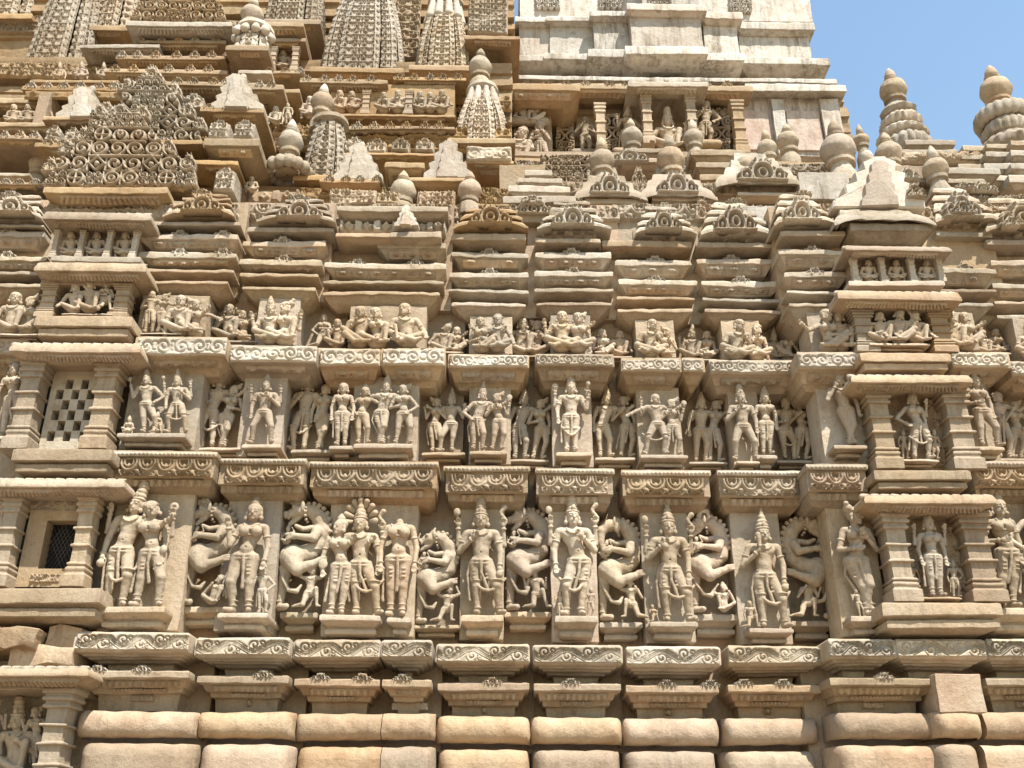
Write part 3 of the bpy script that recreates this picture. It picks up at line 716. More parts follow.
for a, b, Y, yt, fh, ye, cut in [(-60, 30, 7.45, 337, 17, 376, ()), (136, 228, 7.37, 337, 19, 376, ()), (229.5, 318, 7.5, 345, 18, 381, ()), (319, 445, 7.62, 348, 18, 388, (381,)), (448, 529, 7.77, 354, 14, 390, ()),
        (535, 614, 7.79, 353.5, 13, 390, ()), (621, 704, 7.82, 358, 14, 393, (681,)), (709, 797, 7.82, 360, 14, 394, ()), (797, 862, 7.57, 352, 17, 392, ()), (950, 1008, 7.54, 352, 16, 384, ()), (1009, 1110, 7.62, 361, 15, 392, ())]:
    upper_ledge(a, b, Y, yt, fh, ye, cut)
def lower_ledge(a, b, Y, yt):
    mb = MB(); prof(mb, a, b, Y, [(yt, .01), (yt+.8, 0), (yt+5.5, 0), (yt+7, .03), (yt+9, .035), (yt+27, .035), (yt+28, .06), (None, .075), (yt+35, .085), (yt+37, .115), (yt+43, .17)], yb=Y+.55, shr=.45)
    l = mb.build('lower_ledge', M_wall, wall)
    strip(l, 'bead_band', a+1, b-1, Y-.003, (yt+1, 0), (yt+5.3, 0), h_bead(.018), M_led, .005, edge=.004)
    strip(l, 'leaf_arcade', a+2, b-2, Y-.006, (yt+9.5, .035), (yt+26.5, .035), h_frieze(.045), M_wall, .0055, edge=.03)
    strip(l, 'petal_fringe', a+5, b-5, Y-.006, (yt+28.5, .075), (yt+36.5, .095), h_pend(.03, .95), M_wall, .006)
for q in [(112, 217, 7.37, 451), (218, 307, 7.50, 457.5), (309, 439, 7.62, 461.5), (444, 530, 7.77, 466), (535, 615, 7.79, 468), (621, 711, 7.82, 470), (717, 803, 7.82, 470), (805, 868, 7.57, 464.5), (970, 1110, 7.54, 461)]:
    lower_ledge(*q)

# ---------------- niches and windows
def pillar(parent, a, b, pt, pb, Y, mat=None, name='pillar'):
    H = pb-pt; R = lambda t: pt+H*t
    pts = [(0, .0), (.045, .0), (.06, .018), (.075, .018), (.085, .006), (.115, .006), (.13, .026), (.15, .026), (.16, .014), (.185, .014), (.2, .036), (.345, .036), (.35, .014), (.372, .014), (.385, .036),
           (.53, .036), (.535, .014), (.557, .014), (.57, .036), (.74, .036), (.745, .014), (.767, .014), (.78, .03), (.8, .012), (.82, .012), (.84, .02), (.86, .02), (.87, 0), (1, 0)]
    mb = MB(); s = (b-a)*Y/1000*1.0/.2
    prof(mb, a, b, Y, [(R(t), r*s) for t, r in pts], yb=Y+(b-a)*Y/1000*1.1, bev=.004); return mb.build(name, mat or M_wall, parent, sharp=25, wear=.003)
def canopy(parent, a, b, pt, pb, Y, mat=None):
    mb = MB(); m = (pt+pb)/2; h = pb-pt
    prof(mb, a, b, Y, [(pt, .02), (pt+h*.25, .0), (pt+h*.42, .0), (pt+h*.47, .03), (pt+h*.75, .09), (pb, .17), (pb+1.5, .22)], yb=Y+.6)
    c = mb.build('canopy', mat or M_wall, parent)
    x0, x1 = PX(a, pt, Y), PX(b, pt, Y); z = PZ(pt, Y, (a+b)/2); n = max(4, int((x1-x0)/.075)); F = Fig(); w = (x1-x0)/n
    for i in range(n): F.c((x0+w*(i+.15), Y+.05, z), (x0+w*(i+.7), Y+.05, z+.012), .026, .012, .006)
    V, Fc = sdf(F.p, .009); nmesh('ridge_crest', V, Fc, mat or M_led, c)
    strip(c, 'fluted_soffit', a+2, b-2, Y-.003, (pt+h*.5, .035), (pt+h*.8, .1), h_slash(.03, .42), mat or M_wall, .007)
    return c
def sill(parent, a, b, p0, p1, Y, mat=None):
    h = p1-p0; mb = MB(); prof(mb, a, b, Y, [(p0, .01), (p0+1, 0), (p0+h*.42, 0), (p0+h*.48, .04), (p0+h*.6, .07), (None, .03), (p0+h*.82, .03), (p0+h*.88, .07), (p1, .12)], yb=Y+.5)
    return mb.build('sill', mat or M_wall, parent)
def niche(name, label, cat, a, b, cy, pil, py, sl, Y, back=None, group=None):
    x, z = P((a+b)/2, sl[3] if sl else py[1], Y); t = thing(name, label, cat, (x, Y, z), group)
    canopy(t, a, b, cy[0], cy[1], Y-.12)
    for q in pil: pillar(t, q[0], q[1], py[0], py[1], Y)
    if sl: sill(t, sl[0], sl[1], sl[2], sl[3], Y-.1)
    if back:
        mb = MB(); slabbox(mb, back[0], back[1], py[0]-3, py[1]+4, Y+.24, .3); mb.build('back_slab', M_wall, t)
    # lintel block joining pillars to the wall
    mb = MB(); slabbox(mb, pil[0][0]+1, pil[-1][1]-1, cy[1]-5, py[0]+1.5, Y+.02, .5); mb.build('lintel', M_wall, t)
    return t
NG = 'pillared niches in the temple wall'
n1 = niche('wall_niche', 'small pillared niche of three seated figures above the checkered stone window', 'niche', 36, 147, (263, 284), [(40, 60), (113, 133)], (283, 316), (36, 133, 316, 341), 7.32, (58, 116), NG)
n2 = niche('lattice_window', 'stone window of square checker holes between two ringed pillars', 'window', 10, 142, (343, 364), [(20, 46), (95, 122)], (360, 448), (14, 113, 449, 476), 7.3, None)
n3 = niche('mesh_window', 'small dark window covered with iron mesh in a carved frame below the checkered window', 'window', -60, 126, (479, 498), [(2, 24), (77, 99)], (495, 586), (-60, 101, 588, 623), 7.3, None)
n4 = niche('wall_niche', 'small niche of three seated figures above the niche of the sharply swaying goddess', 'niche', 837, 960, (291, 312), [(851, 874), (927, 951)], (309, 351), (860, 950, 353, 373), 7.5, (868, 932), NG)
n5 = niche('wall_niche', 'middle row niche framing a goddess with hip thrust out and ornate border', 'niche', 850, 972, (375, 393), [(864, 891), (940, 970)], (388, 468), (874, 970, 470, 493), 7.48, (884, 946), NG)
n6 = niche('wall_niche', 'lowest row niche framing a straight standing goddess with tall conical crown', 'niche', 863, 996, (495, 515), [(880, 909), (957, 992)], (512, 601), (882, 1001, 603, 634), 7.46, (900, 965), NG)
# checker screen: solid panel with square holes onto a near-black slab that paints in the unlit chamber
def grid_panel(parent, name, a, b, pt, pb, Y, thick, holes, mat):
    m = (pt+pb)/2; x0, x1 = PX(a, m, Y), PX(b, m, Y); z1, z0 = PZ(pt, Y, (a+b)/2), PZ(pb, Y, (a+b)/2)
    xs = sorted({0., 1., *[h[0] for h in holes], *[h[1] for h in holes]}); zs = sorted({0., 1., *[h[2] for h in holes], *[h[3] for h in holes]})
    hole = lambda u, v: any(h[0]-1e-6 < u < h[1] and h[2]-1e-6 < v < h[3] for h in holes)
    mb = MB()
    full = {(i, j): not hole((xs[i]+xs[i+1])/2, (zs[j]+zs[j+1])/2) for i in range(len(xs)-1) for j in range(len(zs)-1)}
    X = lambda u: x0+(x1-x0)*u; Z = lambda v: z1+(z0-z1)*v
    for (i, j), f in full.items():
        u0, u1, v0, v1 = X(xs[i]), X(xs[i+1]), Z(zs[j]), Z(zs[j+1])
        if f: mb.add([(u0, Y, v0), (u0, Y, v1), (u1, Y, v1), (u1, Y, v0)], [(0, 1, 2, 3)])
        else:
            e = Y+thick
            for p, q in (((u0, v0), (u1, v0)), ((u1, v0), (u1, v1)), ((u1, v1), (u0, v1)), ((u0, v1), (u0, v0))):
                mb.add([(p[0], Y, p[1]), (q[0], Y, q[1]), (q[0], e, q[1]), (p[0], e, p[1])], [(0, 1, 2, 3)])
    return mb.build(name, mat, parent, wear=.0, smooth=False)
hs = []
for r in range(6):
    for c in range(5):
        if (r+c) % 2 == (1): 
            u = .12+.155*c; v = .17+.125*r; hs.append((u+.0, u+.145, v, v+.115))
grid_panel(n2, 'checker_screen', 47, 98, 366, 449, 7.5, .16, hs, M_led)
mb = MB(); slabbox(mb, 44, 100, 360, 452, 7.70, .12); mb.build('painted_dark_backing', M_dark, n2)  # blackness behind the screen is painted on this slab
grid_panel(n3, 'carved_frame', 24, 80, 498, 587, 7.46, .12, [(.34, .95, .26, .80)], M_wall)
strip(n3, 'frame_carving', 28, 78, 7.455, (499, 0), (512, 0), h_frieze(.03), M_wall, .006)
strip(n3, 'frame_carving', 30, 60, 7.455, (574, 0), (583, 0), h_wave(.02), M_wall, .006)
mb = MB(); slabbox(mb, 20, 90, 500, 590, 7.75, .1); mb.build('painted_dark_backing', M_dark, n3)  # slab coloured near-black in place of the unlit room behind the mesh
F = Fig()
x0, z0_ = P(38, 573, 7.56); x1, z1_ = P(84, 512, 7.56)
for i in range(15):
    for q in (-1, 1):
        x = x0+(x1-x0)*(i/14.)*1.6-(x1-x0)*.3; F.c((x, 7.56, z0_), (x+q*(z1_-z0_)*.55, 7.56, z1_), .0035, k=.001)
V, Fc = sdf([p for p in F.p if min(p[1][0], p[2][0]) > x0-.1 and max(p[1][0], p[2][0]) < x1+.12], .005, rough=0); nmesh('iron_mesh', V, Fc, M_iron, n3)
# ornate surround inside the goddess niches
for n, a, b, t, bt, Y in ((n5, 886, 944, 392, 468, 7.715), (n6, 904, 962, 516, 600, 7.695)):
    def hh(U, W, Lx, Lz):
        c = np.abs(U/Lx-.5) > .2
        X = (U/.11) % 1-.5; Z = .5-(W/.13) % 1
        return .06*c*gav(X, Z, 1)*(.6+.4*np.sin(W*23+U*31))+.03*c
    strip(n, 'carved_surround', a, b, Y, (t, 0), (bt, 0), hh, M_wall, .006)
# lower left corner: niche below the plinth course with broken blocks above
cn = niche('corner_niche', 'dark corner niche with a stepped pillar under a wavy canopy at the wall foot', 'niche', -70, 89, (668, 688), [(-60, -32), (43, 75)], (688, 790), None, 7.18, None)
mb = MB(); slabbox(mb, -90, 60, 660, 800, 7.62, .12); mb.build('back_slab', M_gry, cn)
for i, (a, b, t, bt, Y, lab) in enumerate([(-60, 37, 626, 648, 7.2, 'broken squared block with chipped face resting above the corner canopy'), (8, 74, 648, 667, 7.28, 'rough low broken block tucked under the chipped squared one'), (47, 78, 628, 651, 7.34, 'small chipped wedge of stone at the end of the scroll carved ledge')]):
    x, z = P((a+b)/2, bt, Y); mb = MB(); slabbox(mb, a, b, t, bt, Y, .4); V = np.concatenate(mb.v)
    o = nmesh('broken_block', wob(wob(V, .012), .01), mb.f, M_pl, None, True, 40); o['label'] = lab; o['category'] = 'stone block'; o['group'] = 'broken blocks above the corner niche'
mb = MB(); slabbox(mb, -150, 100, 620, 800, 7.76, .6); mb.build('corner_masonry', M_wall, plinth)

# ---------------- eave tiers above the reliefs
roof = thing('eave_tiers', 'stacked layers of thin sandstone eaves running along the wall above the reliefs', 'eaves', (0, 8.2, P(512, 320, 8)[1]))
# bay: x0, x1, Y front, tiers [(x0,x1,top,bottom,kind)] kind c = carved with crest, p = plain
EV = [
 (-40, 44, 7.42, [(-40, 46, 231, 252, 'c'), (-40, 48, 255, 272, 'c'), (-40, 46, 272, 284, 'p'), (-40, 44, 284, 304, 'p')]),
 (142, 237, 7.36, [(140, 238, 234, 252, 'c'), (140, 237, 253, 268, 'c'), (140, 234, 268.5, 281, 'p'), (140, 228, 281, 300, 'p')]),
 (240, 325, 7.48, [(242, 326, 240, 258, 'c'), (240, 322, 259, 272.5, 'c'), (240, 318, 273, 285, 'p'), (242, 316, 286, 308, 'p')]),
 (320, 446, 7.6, [(378, 446, 244, 263, 'c'), (324, 446, 263, 281, 'c'), (322, 444, 281, 292.5, 'p'), (322, 440, 292.5, 314, 'p')]),
 (450, 528, 7.75, [(452, 528, 252, 271, 'c'), (450, 529, 272, 288, 'c'), (450, 529, 289, 302, 'p'), (453, 526, 302.5, 322, 'p')]),
 (535, 613, 7.78, [(535, 611, 252, 270, 'c'), (535, 613, 271.5, 288, 'c'), (535, 613, 289, 301.5, 'p'), (537, 611, 301.5, 324, 'p')]),
 (615, 696, 7.81, [(615, 691, 260, 279, 'c'), (618, 696, 280, 297, 'c'), (616, 694, 297, 309, 'p'), (618, 692, 309, 328, 'p')]),
 (697, 783, 7.81, [(697, 773, 259, 278.5, 'c'), (700, 780, 280, 297, 'c'), (702, 782, 298, 310, 'p'), (704, 779, 310, 328, 'p')]),
 (778, 848, 7.56, [(778, 846, 250, 271, 'c'), (784, 848, 272, 290, 'c'), (786, 845, 290.5, 303, 'p'), (788, 842, 303.5, 330, 'p')]),
 (938, 1000, 7.56, [(938, 994, 268, 288, 'c'), (940, 996, 289, 302, 'p'), (942, 993, 302, 322, 'p')]),
 (990, 1100, 7.66, [(990, 1100, 261, 280, 'c'), (992, 1100, 283, 301, 'c'), (994, 1100, 302, 315, 'p'), (996, 1100, 315, 332, 'p')]),
]
for (X0, X1, Y, tiers) in EV:
    Y += .15
    for k, (a, b, t, bt, kind) in enumerate(tiers):
        y = Y+.02*(len(tiers)-1-k); h = bt-t
        m = M_led if kind == 'c' else (M_wall if rnd.random() < .6 else M_gry)
        mb = MB()
        if kind == 'c': prof(mb, a, b, y, [(t, .01), (t+1, 0), (t+5.5, 0), (t+6.5, .02), (bt-2, .08), (bt+2, .2)], yb=y+.7)
        else: prof(mb, a, b, y, [(t, .01), (t+.8, 0), (t+3.4, 0), (t+4.5, .02), (t+h*.55, .06), (bt, .14), (bt+2.5, .24)], yb=y+.7)
        e = mb.build('carved_eave' if kind == 'c' else 'plain_eave', m, roof, wear=.0085)
        if kind == 'c':
            strip(e, 'rosette_band', a+4, b-4, y-.003, (t+7, .025), (bt-2.5, .075), h_rosette(.03, 1.9), M_wall, .007)
            cs = {324: (357, 415), 378: (432,)}.get(a, ((a+b)/2+rnd.uniform(-3, 3),))
            if a in (-40, 990, 140): cs = (a+45,) if a != 140 else (178, 222)
            for c in cs: crest(e, c, t+1.5, 22, 8, y-.01, M_wht if rnd.random() < .5 else M_led)
# receding mass behind the eaves
EM = []
for (a, b, Y, pb) in [(-150, 150, 7.62, 284), (140, 240, 7.62, 296), (236, 330, 7.72, 302), (316, 452, 7.84, 310), (446, 540, 8.0, 318), (530, 620, 8.02, 319), (612, 702, 8.05, 324), (694, 786, 8.05, 324), (776, 860, 7.8, 322), (850, 1000, 7.82, 305), (985, 1160, 7.9, 328)]:
    Y += .15; mb = MB(); z1, z0 = P(512, 205, Y)[1], P((a+b)/2, pb, Y)[1]; x0, x1 = PX(a, 270, Y), PX(b, 270, Y)
    loft(mb, [(x0, x1, Y+.0, z1), (x0, x1, Y, z0)], Y+1.4, .15); em = mb.build('eave_masonry', M_wall, roof); strip(em, 'carved_frieze', a, b, Y-.002, (206, 0), (222, 0), h_gav(.05, .13) if a % 4 else h_frieze(.05), M_wall, .009)
# ------------------------------------------------------------------ relief panels
SEED = [0]
def fig_mesh(t, spec, Ys, name='carved_figure', sm=False):
    """spec = (sex, head x, head top y, base x, base y, options) measured on the figure's own plane"""
    sex, xh, yh, xf, yf, o = spec; o = dict(o); SEED[0] += 1
    hat = o.get('hat', 'crown' if sex == 'm' else 'bun'); o['hat'] = hat
    pose = o.get('pose', 'stand'); d = o.pop('d', .085); mir = o.pop('mir', False); vox = o.pop('vox', None)
    ht = {'stand': 1., 'sit': .55, 'ease': .55, 'side': .55, 'kneel': .78}[pose]
    if pose == 'stand' and abs(yf-yh) < 95: o.setdefault('loop', SEED[0] % 3 == 0); o.setdefault('sash', SEED[0] % 2 == 0)
    top = ht-.0+CROWN[hat] if o.get('head', True) else ht-.13
    Yg = Ys-d
    zf = P(xf, yf, Yg)[1]; zt = P(xh, yh, Yg)[1]; H = (zt-zf)/top*(.94 if pose in ('sit', 'ease', 'side') else 1)
    x0 = PX(xf, yf, Yg); x1 = PX(xh, yh, Yg); sh = (x1-x0)/(zt-zf)*.95
    hx = o.pop('lean', 0)
    F = human(sex, **o, fine=H > .5).xf(H, (x0, Yg, zf), shear=sh+hx, mir=mir)
    fat = 1.0 if pose != 'stand' or H > .85 else 1.06
    for q in F.p:
        for w_ in ((1, 2) if q[0] == 'c' else (1,)): q[w_] = q[w_].copy(); q[w_][0] = x0+(q[w_][0]-x0)*(1+(fat-1)*.7)
        if q[0] == 'c': q[3] *= fat; q[4] *= fat
        else: q[2] = q[2]*fat
    V, Fc = sdf(F.p, vox or max(.0046, H/185), ymax=Ys+.012, rough=.0024*H, seed=SEED[0])
    return nmesh(name, V, Fc, M_fig, t)
# ------------------------------------------------------------------ roofscape helpers
def lathe(rings, cx, cy, n=28, rib=0, ribn=24):
    V = []; F = []
    for r, z in rings:
        for i in range(n):
            q = r*(1+rib*(abs(sin(pi*i*ribn/n))-.5)) if rib else r; V.append((cx+q*cos(2*pi*i/n), cy+q*sin(2*pi*i/n), z))
    for j in range(len(rings)-1):
        for i in range(n): a, b = j*n+i, j*n+(i+1) % n; F.append((a, a+n, b+n, b))
    return V, F
def smooth_prof(p, k=4):
    o = []
    for i in range(len(p)-1):
        a, b, c, d = p[max(i-1, 0)], p[i], p[i+1], p[min(i+2, len(p)-1)]
        for q in range(k):
            t = q/k; o.append(tuple(.5*(2*b[j]+(c[j]-a[j])*t+(2*a[j]-5*b[j]+4*c[j]-d[j])*t*t+(3*b[j]-a[j]-3*c[j]+d[j])*t**3) for j in (0, 1)))
    return o+[p[-1]]
def finial(label, cx, pt, pb, wpx, Y, mat=None, group='round pot finials on the temple roof', parent=None, base=True, tip=True, fx=None):
    x, zb = P(cx, pb, Y); x = x if fx is None else fx; zt = P(cx, pt, Y)[1]; R = wpx/2*Y/1000*1.04; zt = P(cx, pt, Y+R*.9)[1]; H = zt-zb; mat = mat or M_pot
    cy = Y+R*.9
    if parent is None: t = thing('pot_finial', label, 'finial', (x, cy, zb), group)
    else: t = parent
    ph = min(H*(.66 if tip else .92), R*1.9); zb0 = zb; z0 = max((zt-H*.29-ph) if tip else zb+H*.06, zb+.02)
    body = smooth_prof([(R*.42, z0), (R*.7, z0+ph*.1), (R*.97, z0+ph*.38), (R*.98, z0+ph*.58), (R*.78, z0+ph*.83), (R*.42, z0+ph*.96), (R*.34, z0+ph*1.0)])
    V, F = lathe(body, x, cy); mb = MB(); mb.add(V, F); pot = mb.build('pot', mat, t, sharp=60, wear=.006)
    if parent is not None: t = pot
    if base:
        V, F = lathe([(.01, zb0-.13), (R*.9, zb0-.12), (R*.88, zb0), (R*.62, (zb0+z0)/2), (R*.56, z0-.035), (R*.78, z0-.025), (R*.8, z0+.01), (R*.5, z0+.025), (R*.3, z0+.03)], x, cy, 40, .05, 12); mb = MB(); mb.add(V, F); mb.build('base_ring', mat, t, sharp=40)
    if tip:
        z1 = z0+ph
        V, F = lathe([(R*.30, z1-.02), (R*.50, z1), (R*.52, z1+H*.03), (R*.36, z1+H*.05)]+smooth_prof([(R*.34, z1+H*.05), (R*.42, z1+H*.09), (R*.36, z1+H*.17), (R*.2, z1+H*.25), (.004, z1+H*.31)], 3), x, cy, 20)
        mb = MB(); mb.add(V, F); mb.build('bud_tip', M_wht if rnd.random() < .4 else mat, t, sharp=50)
    return t
def inside(poly, X, Z):
    r = np.zeros(X.shape, bool); n = len(poly); j = n-1
    for i in range(n):
        (xi, zi), (xj, zj) = poly[i], poly[j]
        c = ((zi > Z) != (zj > Z)) & (X < (xj-xi)*(Z-zi)/((zj-zi) if abs(zj-zi) > 1e-9 else 1e-9)+xi); r ^= c; j = i
    return r
def pierced(parent, name, pts, Y, tile, thick=.08, mat=None, cell=.009, dep=.035, thr=.22, solid=False):
    """openwork slab: outline pts in plan measurements, horseshoe tracery cut through"""
    W = [P(px, py, Y) for px, py in pts]; xs = [p[0] for p in W]; zs = [p[1] for p in W]
    x0, x1, z0, z1 = min(xs), max(xs), min(zs), max(zs); nx = int((x1-x0)/cell)+1; nz = int((z1-z0)/cell)+1
    gx = x0+cell*(np.arange(nx+1)); gz = z0+cell*np.arange(nz+1)
    X, Z = np.meshgrid(gx, gz, indexing='ij'); xc = (x0+x1)/2
    val = lambda X, Z: tracery(X-xc, Z-z0, tile, tile*10)
    vv = val(X, Z); cxm = (X[:-1, :-1]+X[1:, 1:])/2; czm = (Z[:-1, :-1]+Z[1:, 1:])/2; vc = val(cxm, czm); ins = inside(W, cxm, czm); M = ins & ((vc > thr) if not solid else True)
    er = ins.copy()
    for _ in range(2): er[1:-1, 1:-1] = er[1:-1, 1:-1] & er[:-2, 1:-1] & er[2:, 1:-1] & er[1:-1, :-2] & er[1:-1, 2:]
    M |= ins & ~er & (np.sin(cxm*70)*np.sin(czm*70) > -.3)
    V, F = grid_solid(X, Z, Y-dep*vv, Y+thick, M)
    return nmesh(name, wob(V, .003), F, mat or M_led, parent)
def gable_poly(cx, pb, w, h, steps=4, top=.16):
    L = [(cx-w/2, pb)]
    for i in range(steps):
        t = i/steps; t2 = (i+1)/steps; hw = w/2*(1-t*(1-top)); hw2 = w/2*(1-t2*(1-top))
        L += [(cx-hw, pb-h*t-h/steps*.6), (cx-hw2*.93, pb-h*t2+h/steps*.1)]
    L.append((cx-w*top/2*.8, pb-h)); R = [(2*cx-x, y) for x, y in L[::-1]]
    return L+R
def stepped_crest(label, cx, pb, w, h, Y, mat=None, thick=.22, arch=False):
    """plain restored gable: zig-zag outline cut from one thick slab, with a raised middle panel"""
    x, z = P(cx, pb, Y); t = thing('stepped_gable', label, 'gable', (x, Y, z), 'plain stepped gables on the temple roof')
    pts = [P(a, b, Y) for a, b in gable_poly(cx, pb, w, h, 4)]
    def slab(pts, Y, th):
        n = len(pts); c = (sum(p[0] for p in pts)/n, sum(p[1] for p in pts)/n)
        b = [(c[0]+(p[0]-c[0])*.96, Y, c[1]+(p[1]-c[1])*.96) for p in pts]; r2 = [(p[0], Y+.02, p[1]) for p in pts]; r3 = [(p[0], Y+th, p[1]) for p in pts]
        V = b+r2+r3+[(c[0], Y-.01, c[1])]; F = [(i, (i+1) % n, 3*n) for i in range(n)]
        for k in (0, 1): F += [(k*n+i, k*n+n+i, k*n+n+(i+1) % n, k*n+(i+1) % n) for i in range(n)]
        return V, F
    mb = MB(); mb.add(*slab(pts, Y, thick)); mb.build('gable_slab', mat or M_wht, t, sharp=20, wear=.008)
    mid = [P(a, b, Y-.03) for a, b in gable_poly(cx, pb-1, w*.42, h*.9, 4, .3)]
    mb = MB(); mb.add(*slab(mid, Y-.045, .08)); mb.build('middle_rib', mat or M_wht, t, sharp=20, wear=.008)
    mb = MB(); F = Fig(); zt = P(cx, pb-h, Y)[1]; r = w*.07*Y/1000
    F.e((x+0*r, Y+.08, zt+r*.6), (r*1.2, r*1.1, r*1.6), k=.01); V, Fc = sdf(F.p, max(.008, r/6)); nmesh('top_knob', V, Fc, mat or M_wht, t)
    return t
PLAN = [(-.80, .95), (-.80, .45), (-.93, .45), (-.93, -.42), (-.80, -.42), (-.80, -.78), (-.44, -.78), (-.44, -.95), (.44, -.95), (.44, -.78), (.80, -.78), (.80, -.42), (.93, -.42), (.93, .45), (.80, .45), (.80, .95)]
def spire(label, px0, px1, pt, pb, Y, tf=.45, tile=.1, dep=.055, mat=None, petals=False, fin=None, group='lattice carved miniature spires', base=14, power=1.7):
    m = (px0+px1)/2; zb = P(m, pb, Y)[1]; zt = P(m, pt, Y)[1]; x0, x1 = PX(px0, pb, Y), PX(px1, pb, Y); hw0 = (x1-x0)/2/.93; cx = (x0+x1)/2; cy = Y+hw0*.95
    t = thing('miniature_spire', label, 'spire', (cx, cy, zb), group); H = zt-zb; nj = max(12, int(H/.011)); mt = max(2, round(H/tile)); Vs = []; Fs = []; n0 = 0
    v = np.linspace(0, 1, nj+1); hw = hw0*(1-(1-tf)*v**power)
    for (a, b) in zip(PLAN[:-1], PLAN[1:]):
        L = hypot(b[0]-a[0], b[1]-a[1])*hw0; ni = max(3, int(L/.012)); k = max(1, round(L/tile)) if L > tile*.6 else 1
        s = np.linspace(0, 1, ni+1); n = np.array([(b[1]-a[1]), -(b[0]-a[0])])/hypot(b[0]-a[0], b[1]-a[1])
        S_, V_ = np.meshgrid(s, v, indexing='ij'); Hh = hw0*(1-(1-tf)*V_**power)
        X = ((S_*k) % 1)-.5; Z = ((V_*mt) % 1)-.5
        wide = L > tile*.9
        hgt = dep*(gav(X, Z, 1)-1) if wide else dep*.8*(np.clip(1.6*(1-np.hypot(X/.5, Z/.42)**2), 0, 1)-1)
        ed = np.minimum(S_, 1-S_)*L; hgt = np.where(ed < .012, -dep*1.1, hgt)*(1-.0*V_)
        px = cx+(a[0]+(b[0]-a[0])*S_)*Hh+n[0]*hgt; py = cy+(a[1]+(b[1]-a[1])*S_)*Hh+n[1]*hgt; pz = zb+H*V_
        Vs.append(np.stack([px, py, pz], -1).reshape(-1, 3)); i = np.arange((ni+1)*(nj+1)).reshape(ni+1, nj+1)+n0; n0 += i.size
        Fs.append(np.stack([i[:-1, :-1], i[1:, :-1], i[1:, 1:], i[:-1, 1:]], -1).reshape(-1, 4))
    hb = hw0*tf*.95; Vs.append(np.array([(cx-hb, cy-hb, zt-.01), (cx+hb, cy-hb, zt-.01), (cx+hb, cy+hb, zt-.01), (cx-hb, cy+hb, zt-.01)])); Fs.append(np.array([[n0, n0+1, n0+2, n0+3]]))
    nmesh('carved_body', wob(np.concatenate(Vs), .003), np.concatenate(Fs), mat or M_spire, t)
    if base:
        mb = MB(); prof(mb, px0-3, px1+3, Y-.05, [(pb-1, .02), (pb, 0), (pb+base*.3, 0), (pb+base*.36, .03), (pb+base*.8, .12), (pb+base, .2)], yb=Y+hw0*1.6)
        bs = mb.build('base_eave', M_och, t); strip(bs, 'leaf_soffit', px0+1, px1-1, Y-.053, (pb+base*.4, .045), (pb+base*.8, .115), h_slash(.02, .5), M_och, .009)
    if petals:
        F = Fig(); hp = hw0*tf
        for (ux, uy) in ((-.8, -.8), (-.3, -1), (.3, -1), (.8, -.8), (-1, -.2), (1, -.2)):
            F.c((cx+ux*hp*1.15, cy+uy*hp*1.15, zt-H*.24), (cx+ux*hp*.95, cy+uy*hp*.95, zt-H*.02), hp*.3, hp*.2, .01); F.c((cx+ux*hp*.95, cy+uy*hp*.95, zt-H*.02), (cx+ux*hp*.8, cy+uy*hp*.8, zt+H*.08), hp*.2, .006, .01)
        V, Fc = sdf(F.p, .011); nmesh('petal_tips', V, Fc, M_wht, t)
    if fin:
        V, F = lathe([(hw0*tf*.9, zt-.02), (hw0*tf*1.25, zt+.02), (hw0*tf*1.2, zt+.07), (hw0*tf*.8, zt+.09), (.02, zt+.1)], cx, cy); mb = MB(); mb.add(V, F); mb.build('collar_ring', mat or M_spire, t)
        finial('', fin[0], fin[1], fin[2], fin[3], cy-fin[3]/2*Y/1000*.94, parent=t)
    return t
def cornice(parent, a, b, Y, t, bt, mat=None, lip=.28, rec=.2, deco=None, name='cornice', back=1.0):
    h = bt-t; mb = MB(); prof(mb, a, b, Y, [(t, .012), (t+.8, 0), (t+h*lip, 0), (t+h*(lip+.06), .025), (t+h*.7, rec*.45), (bt, rec*.85), (bt+2, rec*1.25)], yb=Y+back)
    o = mb.build(name, mat or M_och, parent, wear=.006)
    if deco: strip(o, 'carved_soffit', a+3, b-3, Y-.004, (t+h*(lip+.1), .03), (t+h*.72, rec*.46), deco, mat or M_och, .009)
    return o
def block(parent, a, b, t, bt, Y, back=.5, mat=None, name='masonry', wear=.006):
    mb = MB(); slabbox(mb, a, b, t, bt, Y, back); return mb.build(name, mat or M_och, parent, wear=wear)
def deco_panel(parent, a, b, t, bt, Y, h, mat=None, name='carved_plaque', cell=.009):
    block_ = block(parent, a, b, t, bt, Y+.005, .25, mat or M_wall, name)
    strip(block_, 'tracery', a+.5, b-.5, Y-.01, (t+.5, 0), (bt-.5, 0), h, mat or M_wall, cell, edge=.012); return block_

